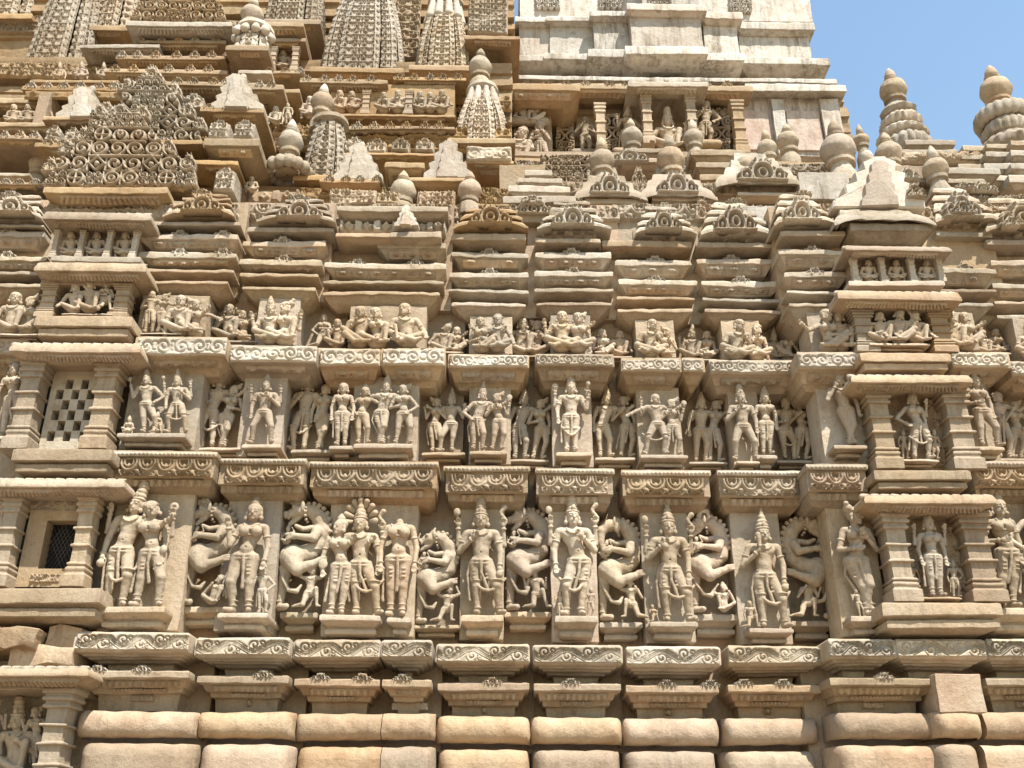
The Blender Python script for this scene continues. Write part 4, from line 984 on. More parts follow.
# ------------------------------------------------------------------ hooded roofs standing on the eave stacks
def hood_roof(label, a, b, ht, hb, fb, bb, Y, ba=None, bbx=None, mat=None, orn=.66, fa=None, wide=4):
    ba = a if ba is None else ba; bbx = b if bbx is None else bbx; m = (a+b)/2; x, z = P((ba+bbx)/2, bb, Y); mat = mat or M_led
    t = thing('hood_roof', label, 'roof', (x, Y, z), 'small hooded roofs on the eave stacks')
    mb = MB(); prof(mb, ba, bbx, Y, [(fb, .012), (fb+1, 0), (fb+(bb-fb)*.35, 0), (fb+(bb-fb)*.45, .03), (bb, .14), (bb+3, .24)], yb=Y+.8); mb.build('plain_band', M_wall if mat is not M_gry else M_gry, t, wear=.006)
    f0, f1 = fa or (max(a, ba)+3, min(b, bbx)-3)
    fr = block(t, f0-3, f1+3, hb-1, fb+2, Y+.2, .6, M_wall, 'frieze')
    strip(fr, 'post_and_diamond_carving', f0, f1, Y+.1, (hb, 0), (fb+.5, 0), h_diamond(.075, 1.5), M_led, .009, edge=.1)
    mb = MB(); n = wide; hh = hb-ht; cx = PX(m, hb, Y); hw = (PX(b, hb, Y)-PX(a, hb, Y))/2
    rings = []
    for i in range(n):
        t0, t1 = i/n, (i+1)/n; w = hw*(.28+.72*t1**.85); y = Y-.06+.30*(1-t1); z0 = P(m, ht+hh*t0, y)[1]; z1 = P(m, ht+hh*t1, y)[1]; dz = z0-z1
        rings += [(cx-w+.05, cx+w-.05, y+.05, z0), (cx-w+.012, cx+w-.012, y+.012, z1+dz*.45), (cx-w, cx+w, y, z1+dz*.35), (cx-w, cx+w, y, z1+dz*.02), (cx-w+.04, cx+w-.04, y+.05, z1)]
    w = hw; rings += [(cx-w+.16, cx+w-.16, Y+.14, rings[-1][3]-.012)]
    loft(mb, rings, Y+.8, .05)
    V = np.concatenate(mb.v); dx = np.abs(V[:, 0]-cx)/hw; V[:, 2] -= .05*np.clip(dx-.55, 0, 1)**2/.2; mb.v = [V]
    hd = mb.build('hood', mat, t, wear=.009, sharp=40)
    if orn:
        w_ = (b-a)*orn; crest(hd, m, hb-2, w_, (hb-ht)*.8, Y-.10, mat if mat is not M_gry else M_led, 'arch_ornament', .08)
    crest(hd, m, ht+2, (b-a)*.34, 5, Y+.18, mat, 'cap_stone')
    return t
HR = [
 ('weathered hood roof with broad arch ornament at the far left end of the eaves', -30, 46, 192, 213, 224, 232, 7.5, -40, 44, M_led),
 ('ochre hood roof with tattered stepped layers beneath the tall openwork gable', 165, 236, 190, 211, 221, 232.5, 7.46, 148, 240, M_och),
 ('pale curved hood roof under the scallop ringed pot finial', 259, 337, 195, 218, 227, 240, 7.58, 247, 334, M_gry),
 ('ochre hood roof with neat pierced arch between the patched eave and the grey hood', 453, 528, 199, 224, 233, 251, 7.85, 451, 526, M_och),
 ('smooth grey hood roof with bright diamond frieze beneath it', 537, 610, 199, 225, 238, 251, 7.88, 535, 600, M_gry),
 ('thin layered hood roof below and between the two big centre pots', 634, 696, 204, 230, 241, 258, 7.9, 602, 692, M_led),
 ('hood roof with crisp white tracery before the square plaster pediment', 700, 774, 199, 231, 242, 257, 7.9, 697, 776, M_led),
 ('steep layered hood roof leaning against the big plain stepped gable', 772, 836, 191, 221, 231, 246, 7.66, 780, 845, M_led),
 ('stacked hood roof with lattice ornaments right of the big plain stepped gable', 931, 1000, 184, 218, 231, 246, 7.8, 936, 992, M_gry),
 ('domed hood roof with layered lips at the right end of the eaves', 982, 1070, 196, 226, 239, 256, 7.8, 986, 1090, M_led)]
for (lab, a, b, ht, hb, fb, bb, Y, ba, bbx, mt) in HR: hood_roof(lab, a, b, ht, hb, fb, bb, Y+.08, ba, bbx, mt)
terr = thing('roof_terraces', 'jumble of receding cornices, plaques and masonry steps between the hood roofs and the spires', 'roof', (0, 9, P(512, 200, 9)[1]))
# receding masses behind everything
for a, b, t, bt, Y, bk in [(-200, 250, 186, 240, 8.3, 1.5), (240, 520, 186, 240, 8.35, 1.5), (510, 860, 178, 240, 8.5, 1.5), (850, 1200, 190, 260, 8.4, 1.5),
        (-200, 512, 120, 200, 9.0, 2), (510, 850, 158, 195, 9.25, 2), (-250, 512, 60, 130, 9.75, 2), (-300, 514, -60, 70, 10.5, 2.5), (500, 760, 148, 170, 9.9, 2), (500, 850, 80, 160, 10.65, 1.5), (880, 1200, 150, 200, 9.3, 2.5)]:
    x0_, x1_ = PX(a, (t+bt)/2, Y), PX(b, (t+bt)/2, Y); zt_, zb_ = P(512, t, Y)[1], P(512, bt, Y)[1]; R_ = [(x0_, x1_, Y+.05, zt_)]; z_ = zt_; rec_ = 0
    while z_ > zb_+.12:
        d_ = rnd.uniform(.05, .13); n_ = rnd.choice([0, .05, .09, .14]); R_ += [(x0_, x1_, Y+n_, z_-.01), (x0_, x1_, Y+n_*.9, z_-d_)]; z_ -= d_
    R_.append((x0_, x1_, Y+.05, zb_)); mb = MB(); loft(mb, R_, Y+bk, .15); mb.build('stepped_mass', M_och if a < 300 else M_wall, terr, wear=.008)
# patched bay: broken eave with plain triangular infill
cornice(terr, 338, 448, 7.72, 206, 223, M_wall, .3, .16); block(terr, 342, 446, 222, 234, 7.95, .6, M_wall, 'frieze_block')
strip(terr, 'post_and_diamond_carving', 340, 396, 7.84, (223, 0), (233, 0), h_diamond(.075, 1.5), M_led, .009, edge=.1); strip(terr, 'post_and_diamond_carving', 414, 446, 7.84, (223, 0), (233, 0), h_diamond(.075, 1.5), M_led, .009, edge=.1)
cornice(terr, 336, 400, 7.7, 233, 246, M_wall, .35, .14); cornice(terr, 390, 442, 7.69, 232, 247, M_wall, .4, .14)
stepped_crest('small inverted chip of pale plaster patched into the broken eave', 406, 226, 26, 22, 7.68, M_wht, .1)
for a, b, t, bt, Y in [(330, 376, 190, 206, 8.0), (376, 400, 193, 206, 8.05), (418, 455, 191, 208, 8.05)]: deco_panel(terr, a, b, t, bt, Y, h_gav(.05, .11), M_wall, 'pierced_panel')
cornice(terr, 320, 380, 8.15, 178, 190, M_och, .3, .15); cornice(terr, 405, 470, 8.15, 177, 191, M_och, .3, .15); cornice(terr, 385, 425, 8.2, 162, 176, M_och, .4, .1)
block(terr, 500, 545, 165, 200, 8.45, .5, M_wall); 
# stepped plain pyramid with arch ornament
for i, (a, b, t, bt) in enumerate([(525, 552, 170, 178), (518, 562, 178, 186), (508, 570, 186, 196), (503, 575, 196, 206)]): cornice(terr, a, b, 8.3-.06*i, t, bt+1, M_led, .6, .06, name='pyramid_step')
crest(terr, 534, 212, 36, 14, 8.0, M_led, 'arch_ornament', .07)
block(terr, 515, 560, 209, 222, 8.05, .5, M_wall)
# second line of hoods, under the two big pots and the square pediment
def hood2(label, a, b, t, bt, Y, sl, mat=M_led, ow=.62):
    x, z = P((a+b)/2, sl[3], Y); o = thing('pot_pedestal', label, 'roof', (x, Y, z), 'curved hoods carrying the pot finials')
    h = bt-t; mb = MB(); cx = PX((a+b)/2, bt, Y); hw = (PX(b, bt, Y)-PX(a, bt, Y))/2; R = []
    for tt, w, dy in ((0, .34, .34), (.24, .38, .32), (.25, .5, .24), (.44, .54, .22), (.45, .68, .14), (.64, .73, .12), (.66, .9, .04), (.78, 1.0, 0), (.9, 1.0, .0), (.94, .97, .03), (1, .8, .16)): R.append((cx-hw*w, cx+hw*w, Y+dy, P((a+b)/2, t+h*tt, Y+dy)[1]))
    loft(mb, R, Y+.9, .05); V = np.concatenate(mb.v); V[:, 2] -= .06*np.clip(np.abs(V[:, 0]-cx)/hw-.5, 0, 1)**2/.25; mb.v = [V]; hd = mb.build('curved_hood', mat if mat is not M_led else M_gry, o, sharp=40, wear=.009)
    if ow: crest(hd, (a+b)/2, bt-h*.22, (b-a)*ow, h*.7, Y-.03, M_led, 'arch_ornament', .08)
    cornice(o, sl[0], sl[1], Y+.05, sl[2], sl[3], mat, .35, .15, name='slab_course'); block(o, a+8, b-8, bt-2, sl[2]+3, Y+.16, .5, M_wall, 'neck_block'); return o
hood2('curved hood with pierced arch carrying the left one of the two big centre pots', 574, 647, 168, 199, 8.25, (585, 648, 198, 214))
hood2('curved hood with fluted neck carrying the right one of the two big centre pots', 640, 717, 166, 198, 8.25, (652, 717, 196, 208))
hood2('wide curved hood with lacy white front above the square plaster pediment', 716, 812, 153, 186, 8.3, (738, 800, 192, 203))
block(terr, 742, 778, 205, 232, 8.1, .5, M_plas, 'plaster_pediment'); block(terr, 690, 745, 186, 210, 8.5, .5, M_wall)
for cx, pb, w, h, Y in [(640, 186, 18, 22, 8.5), (703, 212, 26, 16, 8.25), (610, 222, 22, 16, 8.2), (655, 225, 20, 8, 8.1)]: crest(terr, cx, pb, w, h, Y, M_led, 'arch_ornament', .07)
for a, b, t, bt, Y in [(618, 668, 158, 170, 8.9), (625, 670, 148, 160, 9.0), (690, 745, 150, 164, 8.95), (696, 740, 162, 176, 8.8), (700, 735, 174, 188, 8.7)]: cornice(terr, a, b, Y, t, bt, M_wall, .4, .1)
crest(terr, 630, 160, 46, 13, 8.85, M_led, 'lacy_crest', .07)
PF = [('left one of the two big centre pots with stained bulb', 604, 138, 177, 31, 8.45), ('right one of the two big centre pots, on a fluted neck', 675, 136, 178, 34, 8.45), ('ochre pot finial half hidden before the second balcony pillar', 634, 119, 151, 27, 9.1), ('ochre pot finial in front of the third balcony pillar', 697, 120, 152, 25, 9.1),
 ('tipless round pot low on the wide lacy hood', 750, 148, 172, 28, 8.5), ('pot finial with tall bud between the tipless pot and the pink panel', 772, 130, 164, 25, 8.8), ('pot finial standing just below the pink plaster panel', 793, 124, 153, 27, 9.3), ('very broad squat pot finial behind the big plain stepped gable', 848, 121, 169, 43, 8.75),
 ('slim pot finial tucked behind the very broad squat pot', 867, 125, 155, 19, 9.2), ('pale pot finial over the right shoulder of the big plain gable', 896, 133, 164, 32, 8.8), ('lone pot finial on the stacked hood right of the big plain gable', 945, 147, 186, 31, 8.2),
 ('worn pot finial with chipped tip above the patched eave', 401, 171, 200, 31, 8.05), ('worn small pot with stub tip between the patched eave and the neat ochre hood', 469, 172, 200, 28, 8.05), ('pot finial rising from a scallop edged ring left of the small lattice spire', 286, 120, 157, 31, 8.3),
 ('shaded pot sunk in the gap left of the openwork gable', 33, 146, 174, 28, 8.5)]
for i, (lab, cx, t, bt, wp, Y) in enumerate(PF): finial(lab, cx, t, bt, wp, Y, tip=i not in (4,))
x, z = P(286, 160, 8.3); F = Fig()
for i in range(14): F.e((x+.2*cos(i/14*2*pi), 8.44+.2*sin(i/14*2*pi), z-.05), (.06, .06, .075), k=.015)
V, Fc = sdf(F.p, .012); nmesh('scalloped_ring', V, Fc, M_pot, terr)
# big plain gable on its curved hood, right; small aedicule of columns beneath
stepped_crest('big plain stepped gable of new pale stone on a broad curved hood', 880, 207, 92, 52, 7.75, M_wht, .45)
hood2('broad smooth curved hood carrying the big plain stepped gable', 833, 936, 199, 223, 7.6, (849, 931, 224, 244), M_gry, 0)
block(terr, 800, 850, 172, 200, 8.3, .5, M_plas); block(terr, 895, 940, 165, 200, 8.5, .5, M_wall)
def aedicule(label, a, b, c, body, Y, nm):
    x, z = P((a+b)/2, body[3], Y); t = thing('small_shrine', label, 'shrine', (x, Y, z), 'small columned shrines below the gables')
    canopy(t, a, b, c[0], c[1], Y-.1); block(t, body[0], body[1], body[2], body[3], Y+.16, .5, M_wall, 'back_slab'); cornice(t, body[0]-2, body[1]+2, Y-.02, body[3]-1, body[3]+8, M_led, .6, .08, name='base_slab')
    w = (body[1]-body[0]); 
    for u in (.0, .3, .62, .92): pillar(t, body[0]+w*u, body[0]+w*u+w*.08, body[2], body[3], Y+.02, M_led)
    for u in (.2, .5, .83): fig_mesh(t, ('m', body[0]+w*u, body[2]+2, body[0]+w*u, body[3], D_(pose='sit', hat='cap', d=.05)), Y+.16)
N_AED = [('little columned shrine with seated figures under the openwork gable', 44, 152, (212, 231), (54, 140, 229, 257), 7.42), ('little columned shrine with seated figures under the big plain gable', 845, 951, (246, 258), (850, 942, 257, 281), 7.5)]
D_ = dict
# ------------------------------------------------------------------ left: openwork gables, eaves, spires
for a, b, Y, t, bt, mt, dc in [
  (45, 168, 7.6, 187, 211, M_och, 1), (110, 198, 7.75, 182, 196, M_och, 0), (205, 260, 7.9, 138, 166, M_och, 0), (192, 238, 7.95, 160, 178, M_och, 0), (-40, 60, 8.4, 122, 137, M_och, 0), (-40, 42, 8.2, 135, 150, M_och, 0), (-40, 30, 8.1, 172, 184, M_gry, 0), (-40, 44, 7.8, 182, 193, M_och, 0), (43, 110, 8.3, 116, 130, M_och, 0),
  (36, 84, 8.2, 142, 162, M_och, 0), (56, 80, 8.15, 158, 168, M_och, 0), (200, 264, 8.3, 108, 127, M_och, 0), (150, 262, 8.7, 82, 98, M_och, 1), (22, 130, 8.8, 86, 102, M_och, 0), (-40, 50, 9.0, 98, 116, M_och, 0), (30, 120, 9.1, 80, 92, M_och, 0), (104, 228, 9.2, 69, 84, M_och, 1), (116, 226, 9.3, 55, 70, M_och, 1), (80, 160, 9.4, 44, 58, M_gry, 1), (140, 226, 9.45, 40, 54, M_och, 1),
  (126, 232, 9.3, 21, 40, M_led, 1), (133, 222, 9.45, 14, 24, M_och, 0), (228, 268, 9.2, 52, 62, M_led, 0), (238, 272, 8.9, 70, 84, M_led, 0), (240, 284, 8.7, 84, 104, M_och, 0), (262, 304, 9.4, 22, 40, M_och, 1), (262, 306, 9.5, 38, 52, M_och, 0), (262, 300, 9.2, 70, 84, M_och, 0), (266, 300, 9.0, 88, 104, M_och, 0),
  (300, 388, 9.2, 79, 96, M_och, 1), (394, 466, 9.25, 77, 90, M_och, 1), (330, 455, 8.95, 114, 124, M_och, 0), (336, 455, 8.85, 126, 138, M_och, 0), (345, 435, 8.6, 153, 164, M_och, 0), (464, 514, 8.6, 160, 172, M_och, 0), (320, 345, 8.9, 116, 128, M_och, 0), (505, 580, 9.9, 84, 108, M_och, 0), (465, 520, 9.6, 36, 50, M_och, 1)]:
    cornice(terr, a, b, Y, t, bt, mt, .26, .24, h_slash(.03, .5) if dc else (h_rosette(.03, 1.8) if b-a > 34 and bt-t > 9 else None))
for (a, b, Y, t, bt, h) in [(24, 130, 8.79, 91, 99, h_rosette(.03, 2)), (-40, 120, 9.74, 64, 78, h_gav(.06, .14)), (120, 310, 9.74, 84, 96, h_frieze(.05)), (300, 512, 9.74, 96, 110, h_gav(.06, .14)), (-40, 60, 8.99, 124, 134, h_frieze(.05)), (150, 300, 8.98, 124, 150, h_gav(.07, .15)), (300, 512, 8.98, 128, 152, h_gav(.07, .15)), (60, 300, 8.29, 190, 202, h_diamond(.06, 1.6)), (300, 512, 8.34, 190, 204, h_frieze(.06)), (-40, 60, 8.28, 190, 204, h_frieze(.06)), (180, 310, 8.97, 160, 172, h_diamond(.07, 1.6)), (-60, 40, 10.48, 16, 34, h_gav(.07, .15)), (395, 420, 10.48, 0, 60, h_gav(.07, .15)), (120, 260, 10.48, 22, 44, h_frieze(.06)), (515, 850, 9.24, 164, 176, h_frieze(.05)), (515, 850, 8.49, 184, 196, h_gav(.05, .13)), (860, 1100, 8.39, 196, 206, h_gav(.05, .13)), (890, 1100, 9.29, 153, 163, h_frieze(.05))]:
    strip(terr, 'carved_frieze', a, b, Y, (t, 0), (bt, 0), h, M_wall if a > 500 else M_och, .011)
for (xs, pb, w, h, Y) in [(range(120, 230, 18), 55.5, 13, 7, 9.28), (range(112, 226, 19), 69.5, 13, 7, 9.18), (range(30, 128, 17), 86.5, 13, 7, 8.78), (range(160, 260, 17), 82.5, 13, 7, 8.68), (range(270, 306, 14), 71, 11, 6, 9.18), (range(306, 386, 16), 79.5, 13, 6, 9.18), (range(400, 462, 15), 77.5, 13, 6, 9.23), (range(338, 450, 17), 126.5, 13, 7, 8.83), (range(4, 40, 14), 136, 12, 7, 8.18), (range(48, 84, 15), 142.5, 12, 6, 8.18), (range(210, 256, 16), 108.5, 13, 7, 8.28), (range(4, 44, 15), 182.5, 13, 6, 7.78), (range(244, 280, 13), 84.5, 11, 6, 8.68), (range(330, 376, 15), 178.5, 12, 6, 8.13), (range(142, 224, 18), 40.5, 13, 6, 9.43), (range(508, 748, 20), 84, 14, 5, 10.18)]:
    for x in xs: crest(terr, x+rnd.uniform(-2, 2), pb, w, h, Y, rnd.choice([M_och, M_spire, M_wall]), 'small_arch')
for (cx, t, b, Y, o) in [(60, 62, 79, 9.55, D_(pose='ease')), (82, 61, 79, 9.55, D_(pose='sit')), (104, 62, 79, 9.55, D_(pose='ease', aL='up')), (288, 104, 124, 8.9, D_(hat='cap', loop=False)), (310, 96, 118, 9.1, D_(pose='sit', hat='cap')), (150, 108, 124, 8.9, D_(pose='sit', hat='cap')), (276, 106, 124, 8.9, D_(pose='ease', hat='cap')), (468, 92, 112, 9.6, D_(loop=False, hat='cap')), (445, 92, 112, 9.6, D_(pose='ease', hat='cap')), (252, 176, 192, 8.25, D_(pose='sit', hat='cap')), (62, 168, 182, 8.2, D_(pose='sit', hat='cap'))]:
    fig_mesh(terr, ('m', cx, t, cx, b, dict(o, d=.06)), Y, name='tiny_frieze_figure')
block(terr, 268, 300, 48, 72, 9.75, .4, M_och, 'shadowed_recess')
for x in (270, 292): pillar(terr, x, x+8, 46, 70, 9.5, M_wall, 'short_pillar')
fig_mesh(terr, (m_ := 'm', 283, 50, 283, 70, dict(pose='sit', hat='cap', d=.05)), 9.72)
deco_panel(terr, 466, 512, 147, 161, 8.6, h_scroll(.03), M_led, 'scroll_band')
for a, b, t, bt, Y in [(46, 60, 126, 143, 8.25), (64, 78, 128, 143, 8.25), (182, 203, 94, 110, 8.35), (209, 229, 120, 139, 8.0), (234, 254, 120, 139, 8.0), (344, 364, 138, 153, 8.65), (368, 386, 139, 154, 8.65), (391, 409, 138, 153, 8.65), (415, 434, 138, 153, 8.65), (215, 235, 168, 192, 7.9), (468, 508, -10, 34, 9.9), (520, 545, 195, 206, 8.02)]:
    q = deco_panel(terr, a, b, t+4, bt, Y, h_gav(.05, .1), M_led, 'arched_plaque'); crest(q, (a+b)/2, t+4.5, b-a, 7, Y, M_led, 'plaque_crest')
deco_panel(terr, 541, 590, 158, 190, 8.9, h_plaque(.09), M_wall, 'openwork_panel'); pierced(terr, 'openwork_panel', [(540, 190), (540, 156), (592, 156), (592, 190)], 8.82, .16, .06, M_wall, .009, .03)
# frieze of little seated figures between the eaves
for i, cx in enumerate((340, 352, 384, 398, 420, 430, 442)):
    fig_mesh(terr, ('m' if i % 2 else 'f', cx, 90+i % 3, cx, 112, dict(pose='sit' if i % 2 else 'ease', hat='cap', aL='chest', aR='emb' if i % 3 else 'knee', loop=False, d=.08)), 9.3, name='tiny_frieze_figure')
for x in (362, 405): pillar(terr, x, x+9, 90, 113, 9.1, M_wall, 'short_pillar')
block(terr, 330, 455, 84, 118, 9.3, .5, M_och, 'frieze_back')
block(terr, 36, 48, 92, 124, 8.75, .3, M_wall, 'short_pillar')
for cx in (14, 28, 45): fig_mesh(terr, ('m', cx, 104, cx, 124, dict(pose='sit', hat='cap', d=.05)), 8.9, name='tiny_frieze_figure')
def ogable(label, pts, Y, tile, ex=None, mat=None):
    x, z = P(sum(p[0] for p in pts)/len(pts), max(p[1] for p in pts), Y); t = thing('openwork_gable', label, 'gable', (x, Y, z), 'openwork tracery gables')
    pierced(t, 'tracery_slab', pts, Y, tile, .1, mat or M_spire, .008, .04, .36)
    cx = sum(p[0] for p in pts)/len(pts); pb = max(p[1] for p in pts)
    ins = [(cx+(p[0]-cx)*.86, pb+(p[1]-pb)*.84+.0) for p in pts]; pierced(t, 'backing_slab', ins, Y+.32, .2, .1, M_wall, .02, 0, 0, True)
    return t
ogable('front tier of the tall openwork gable above the columned shrine', [(43, 186), (197, 186), (194, 168), (172, 152), (160, 140), (148, 126), (140, 114), (92, 114), (88, 128), (78, 142), (66, 150), (58, 168)], 7.75, .17, None, M_led)
ogable('rear tier of the tall openwork gable, crowned by a large horseshoe arch', [(80, 142), (201, 142), (198, 126), (182, 113), (178, 100), (172, 92), (158, 77), (141, 77), (124, 88), (121, 103), (104, 112), (98, 124)], 8.05, .16, None, M_led)
ogable('openwork gable on the curved eaves high between the lattice spires', [(129, 20), (226, 20), (222, 6), (205, -6), (190, -18), (160, -18), (145, -2)], 9.35, .15, None, M_wall)
cornice(terr, 82, 203, 7.98, 139, 150, M_och, .4, .12)
for x, y, w, h, Y in [(48, 170, 18, 15, 7.72), (64, 152, 18, 15, 7.72), (80, 139, 18, 15, 7.72), (97, 116, 20, 14, 7.72), (118, 115, 24, 13, 7.72), (140, 116, 18, 13, 7.72), (166, 150, 18, 14, 7.72), (186, 166, 18, 15, 7.72), (104, 113, 18, 14, 8.02), (124, 90, 18, 14, 8.02), (150, 79, 26, 15, 8.02), (172, 94, 18, 14, 8.02), (186, 114, 18, 14, 8.02), (198, 128, 16, 14, 8.02)]: crest(terr, x, y, w, h, Y, M_spire, 'gable_finial', .06)
stepped_crest('plain zigzag gable with arched outline cut into it, left of the tall openwork gable', 82, 118, 54, 32, 8.32, M_wht)
stepped_crest('chipped rough white zigzag gable on the ochre eaves beside the petal topped spire', 236, 110, 54, 36, 8.3, M_wht)
stepped_crest('plain zigzag gable right of the small lattice spire', 358, 180, 50, 38, 8.2, M_wht)
stepped_crest('plain zigzag gable left under the pot topped lattice spire', 448, 178, 50, 38, 8.2, M_wht)
spire('lattice spire with gridded whitish face at the upper left corner', 10, 76, -60, 76, 9.9, .55, .13)
spire('narrow lattice spire behind the gridded one, cut by the top edge', 86, 126, -70, 26, 10.2, .6, .12)
spire('far left edge lattice block under a strip of sky', -30, 30, -60, 14, 10.4, .8, .12)
spire('steep lattice spire cut by the top edge above the shadowed recess', 258, 318, -70, 20, 9.9, .6, .11)
spire('biggest lattice spire with rounded shoulders over the frieze of tiny figures', 313, 401, -35, 68, 9.5, .55, .115, power=2.0)
spire('lattice spire with three white petal tips right of the biggest spire', 412, 470, -14, 66, 9.6, .5, .105, petals=True, fin=(442, -34, -12, 30))
spire('pot topped lattice spire with petal tips beside the broken balcony edge', 450, 512, 74, 139, 8.9, .42, .095, petals=True, fin=(480, 49, 76, 30))
spire('small lattice spire with dark centre slit and pot finial', 296, 345, 112, 176, 8.45, .6, .09, fin=(319, 84, 116, 29))
spire('short white petalled spire with shaded round pot', 229, 266, 22, 46, 9.1, .8, .14, mat=M_wht, petals=True, fin=(248, -2, 22, 30))
# ------------------------------------------------------------------ plaster tower with balcony
tw = thing('temple_tower', 'tall limewashed tower with stained stepped plaster courses rising behind the roof', 'tower', (PX(665, 100, 10.5), 11, P(665, 160, 10.5)[1]))
for a, b, Y, (A, Wt, B, Bb), in [(517, 594, 10.62, (17, 25, 55, 76)), (548, 600, 10.58, (16, 24, 53, 75)), (592, 632, 10.45, (11, 20, 49, 75)), (629, 704, 10.3, (4, 15, 46, 73)), (702, 740, 10.42, (11, 23, 53, 77)), (738, 812, 10.6, (22, 34, 57, 80))]:
    cornice(tw, a-2, b+2, Y-.05, A, Wt+2, M_plas, .5, .1, name='upper_cornice', back=1.5)
    block(tw, a+2, b-2, Wt, B+1, Y+.06, 1.4, M_plas, 'plaster_course'); cornice(tw, a-4, b+4, Y-.06, B, Bb, M_plas, .3, .3, name='stepped_cornice', back=1.5)
block(tw, 520, 806, -60, 20, 10.85, 1.4, M_plas, 'plaster_course'); block(tw, 640, 696, -60, 6, 10.45, .8, M_plas, 'plaster_course')
cornice(tw, 738, 829, 10.55, 57, 82, M_plas, .3, .25, name='stepped_cornice', back=1.4); cornice(tw, 500, 836, 10.36, 77, 84, M_plas, .6, .12, name='thin_cornice', back=1.6); cornice(tw, 745, 845, 10.3, 84, 98, M_plas, .5, .2, name='thick_cornice', back=1.6)
cornice(tw, 500, 752, 10.2, 84, 104, M_och, .26, .35, h_slash(.02, .5), name='balcony_eave', back=1.4); cornice(tw, 628, 708, 10.0, 81, 99, M_led, .3, .3, h_slash(.02, .5), name='balcony_eave', back=1.4)
block(tw, 738, 843, 97, 156, 10.5, 1.2, M_plas, 'plaster_course')
for a, b in ((744, 770), (789, 822)): block(tw, a, b, 111, 150, 10.47, .2, M_pink, 'pink_panel', .003)
for a, b in ((775, 787), (824, 843)): block(tw, a, b, 99, 154, 10.42, .3, M_plas, 'pilaster')
for a, b, t, bt in ((594, 606, 102, 156), (640, 652, 94, 143), (684, 696, 93, 141), (730, 744, 99, 152)): pillar(tw, a, b, t, bt, 10.12, M_wall, 'balcony_pillar')
cornice(tw, 540, 750, 10.0, 153, 166, M_wall, .4, .12, name='balcony_floor')
for a, b, t, bt in ((556, 574, 116, 154), (604, 620, 114, 152), (712, 730, 108, 152)):
    block(tw, a, b, t, bt, 10.6, .1, M_dark, 'painted_dark_opening'); pierced(tw, 'lattice_screen', [(a, bt), (a, t), (b, t), (b, bt)], 10.5, .2, .06, M_wall, .011, .02, .32)  # black slab behind each lattice paints the shade of an opening
for a, b, t, h in ((600, 622, -8, 8), (536, 560, -8, 8), (648, 672, -8, 5), (730, 752, -8, 12)): pierced(tw, 'lattice_screen', [(a, h), (a, t), (b, t), (b, h)], 10.42 if 640 < a < 690 else 10.8, .18, .05, M_plas, .011, .02, .32)
block(tw, 514, 552, 100, 168, 10.3, .3, M_wall, 'sculpture_slab')
def bal(label, spec, Ys=10.45):
    x, z = P(spec[3], spec[4], Ys); t = thing('balcony_statue', label, 'statue', (x, Ys, z), 'statues in the tower balcony'); fig_mesh(t, spec, Ys, 'carved_figure')
    F = Fig(); H = z*0+.12; F.c((x-.14, Ys-.1, z-.05), (x+.14, Ys-.1, z-.05), .06, .06, .01); V, Fc = sdf(F.p, .014, ymax=Ys); nmesh('plinth_block', V, Fc, M_wall, t)
bal('seated figure at the top of the broken balcony end, arm on knee', ('m', 522, 102, 524, 124, dict(pose='ease', hat='cap', aR='emb')), 10.3); bal('small figure nestled against the topmost seated one at the broken balcony end', ('f', 535, 102, 534, 124, dict(pose='side', hat='cap', aL='emb')), 10.3)
bal('seated pair figure bending forward below the topmost seated one', ('m', 521, 127, 517, 164, dict(pose='ease', hat='curl', aR='reach', tilt=.3)), 10.25); bal('standing woman with folded arms at the broken balcony end', ('f', 539, 122, 541, 166, dict(aL='belly', aR='chest', loop=False, hat='bun')), 10.25)
bal('slim shaded figure on a slab between the first lattice and first pillar', ('m', 585, 118, 585, 155, dict(aL='chest', aR='belly', hat='cap', loop=False)), 10.55); bal('pale figure with raised arm behind the ochre pot', ('f', 628, 107, 626, 154, dict(aL='up', aR='hip', hat='tall')), 10.5)
bal('large broken armed seated deity in the middle of the balcony', ('m', 667, 108, 668, 152, dict(pose='ease', aL='knee', aR='up', hat='tall', d=.2)), 10.5); bal('curly haired figure leaning out beside the third balcony pillar', ('m', 706, 103, 705, 146, dict(aL='chest', aR='hip', hat='curl', loop=False)), 10.45)
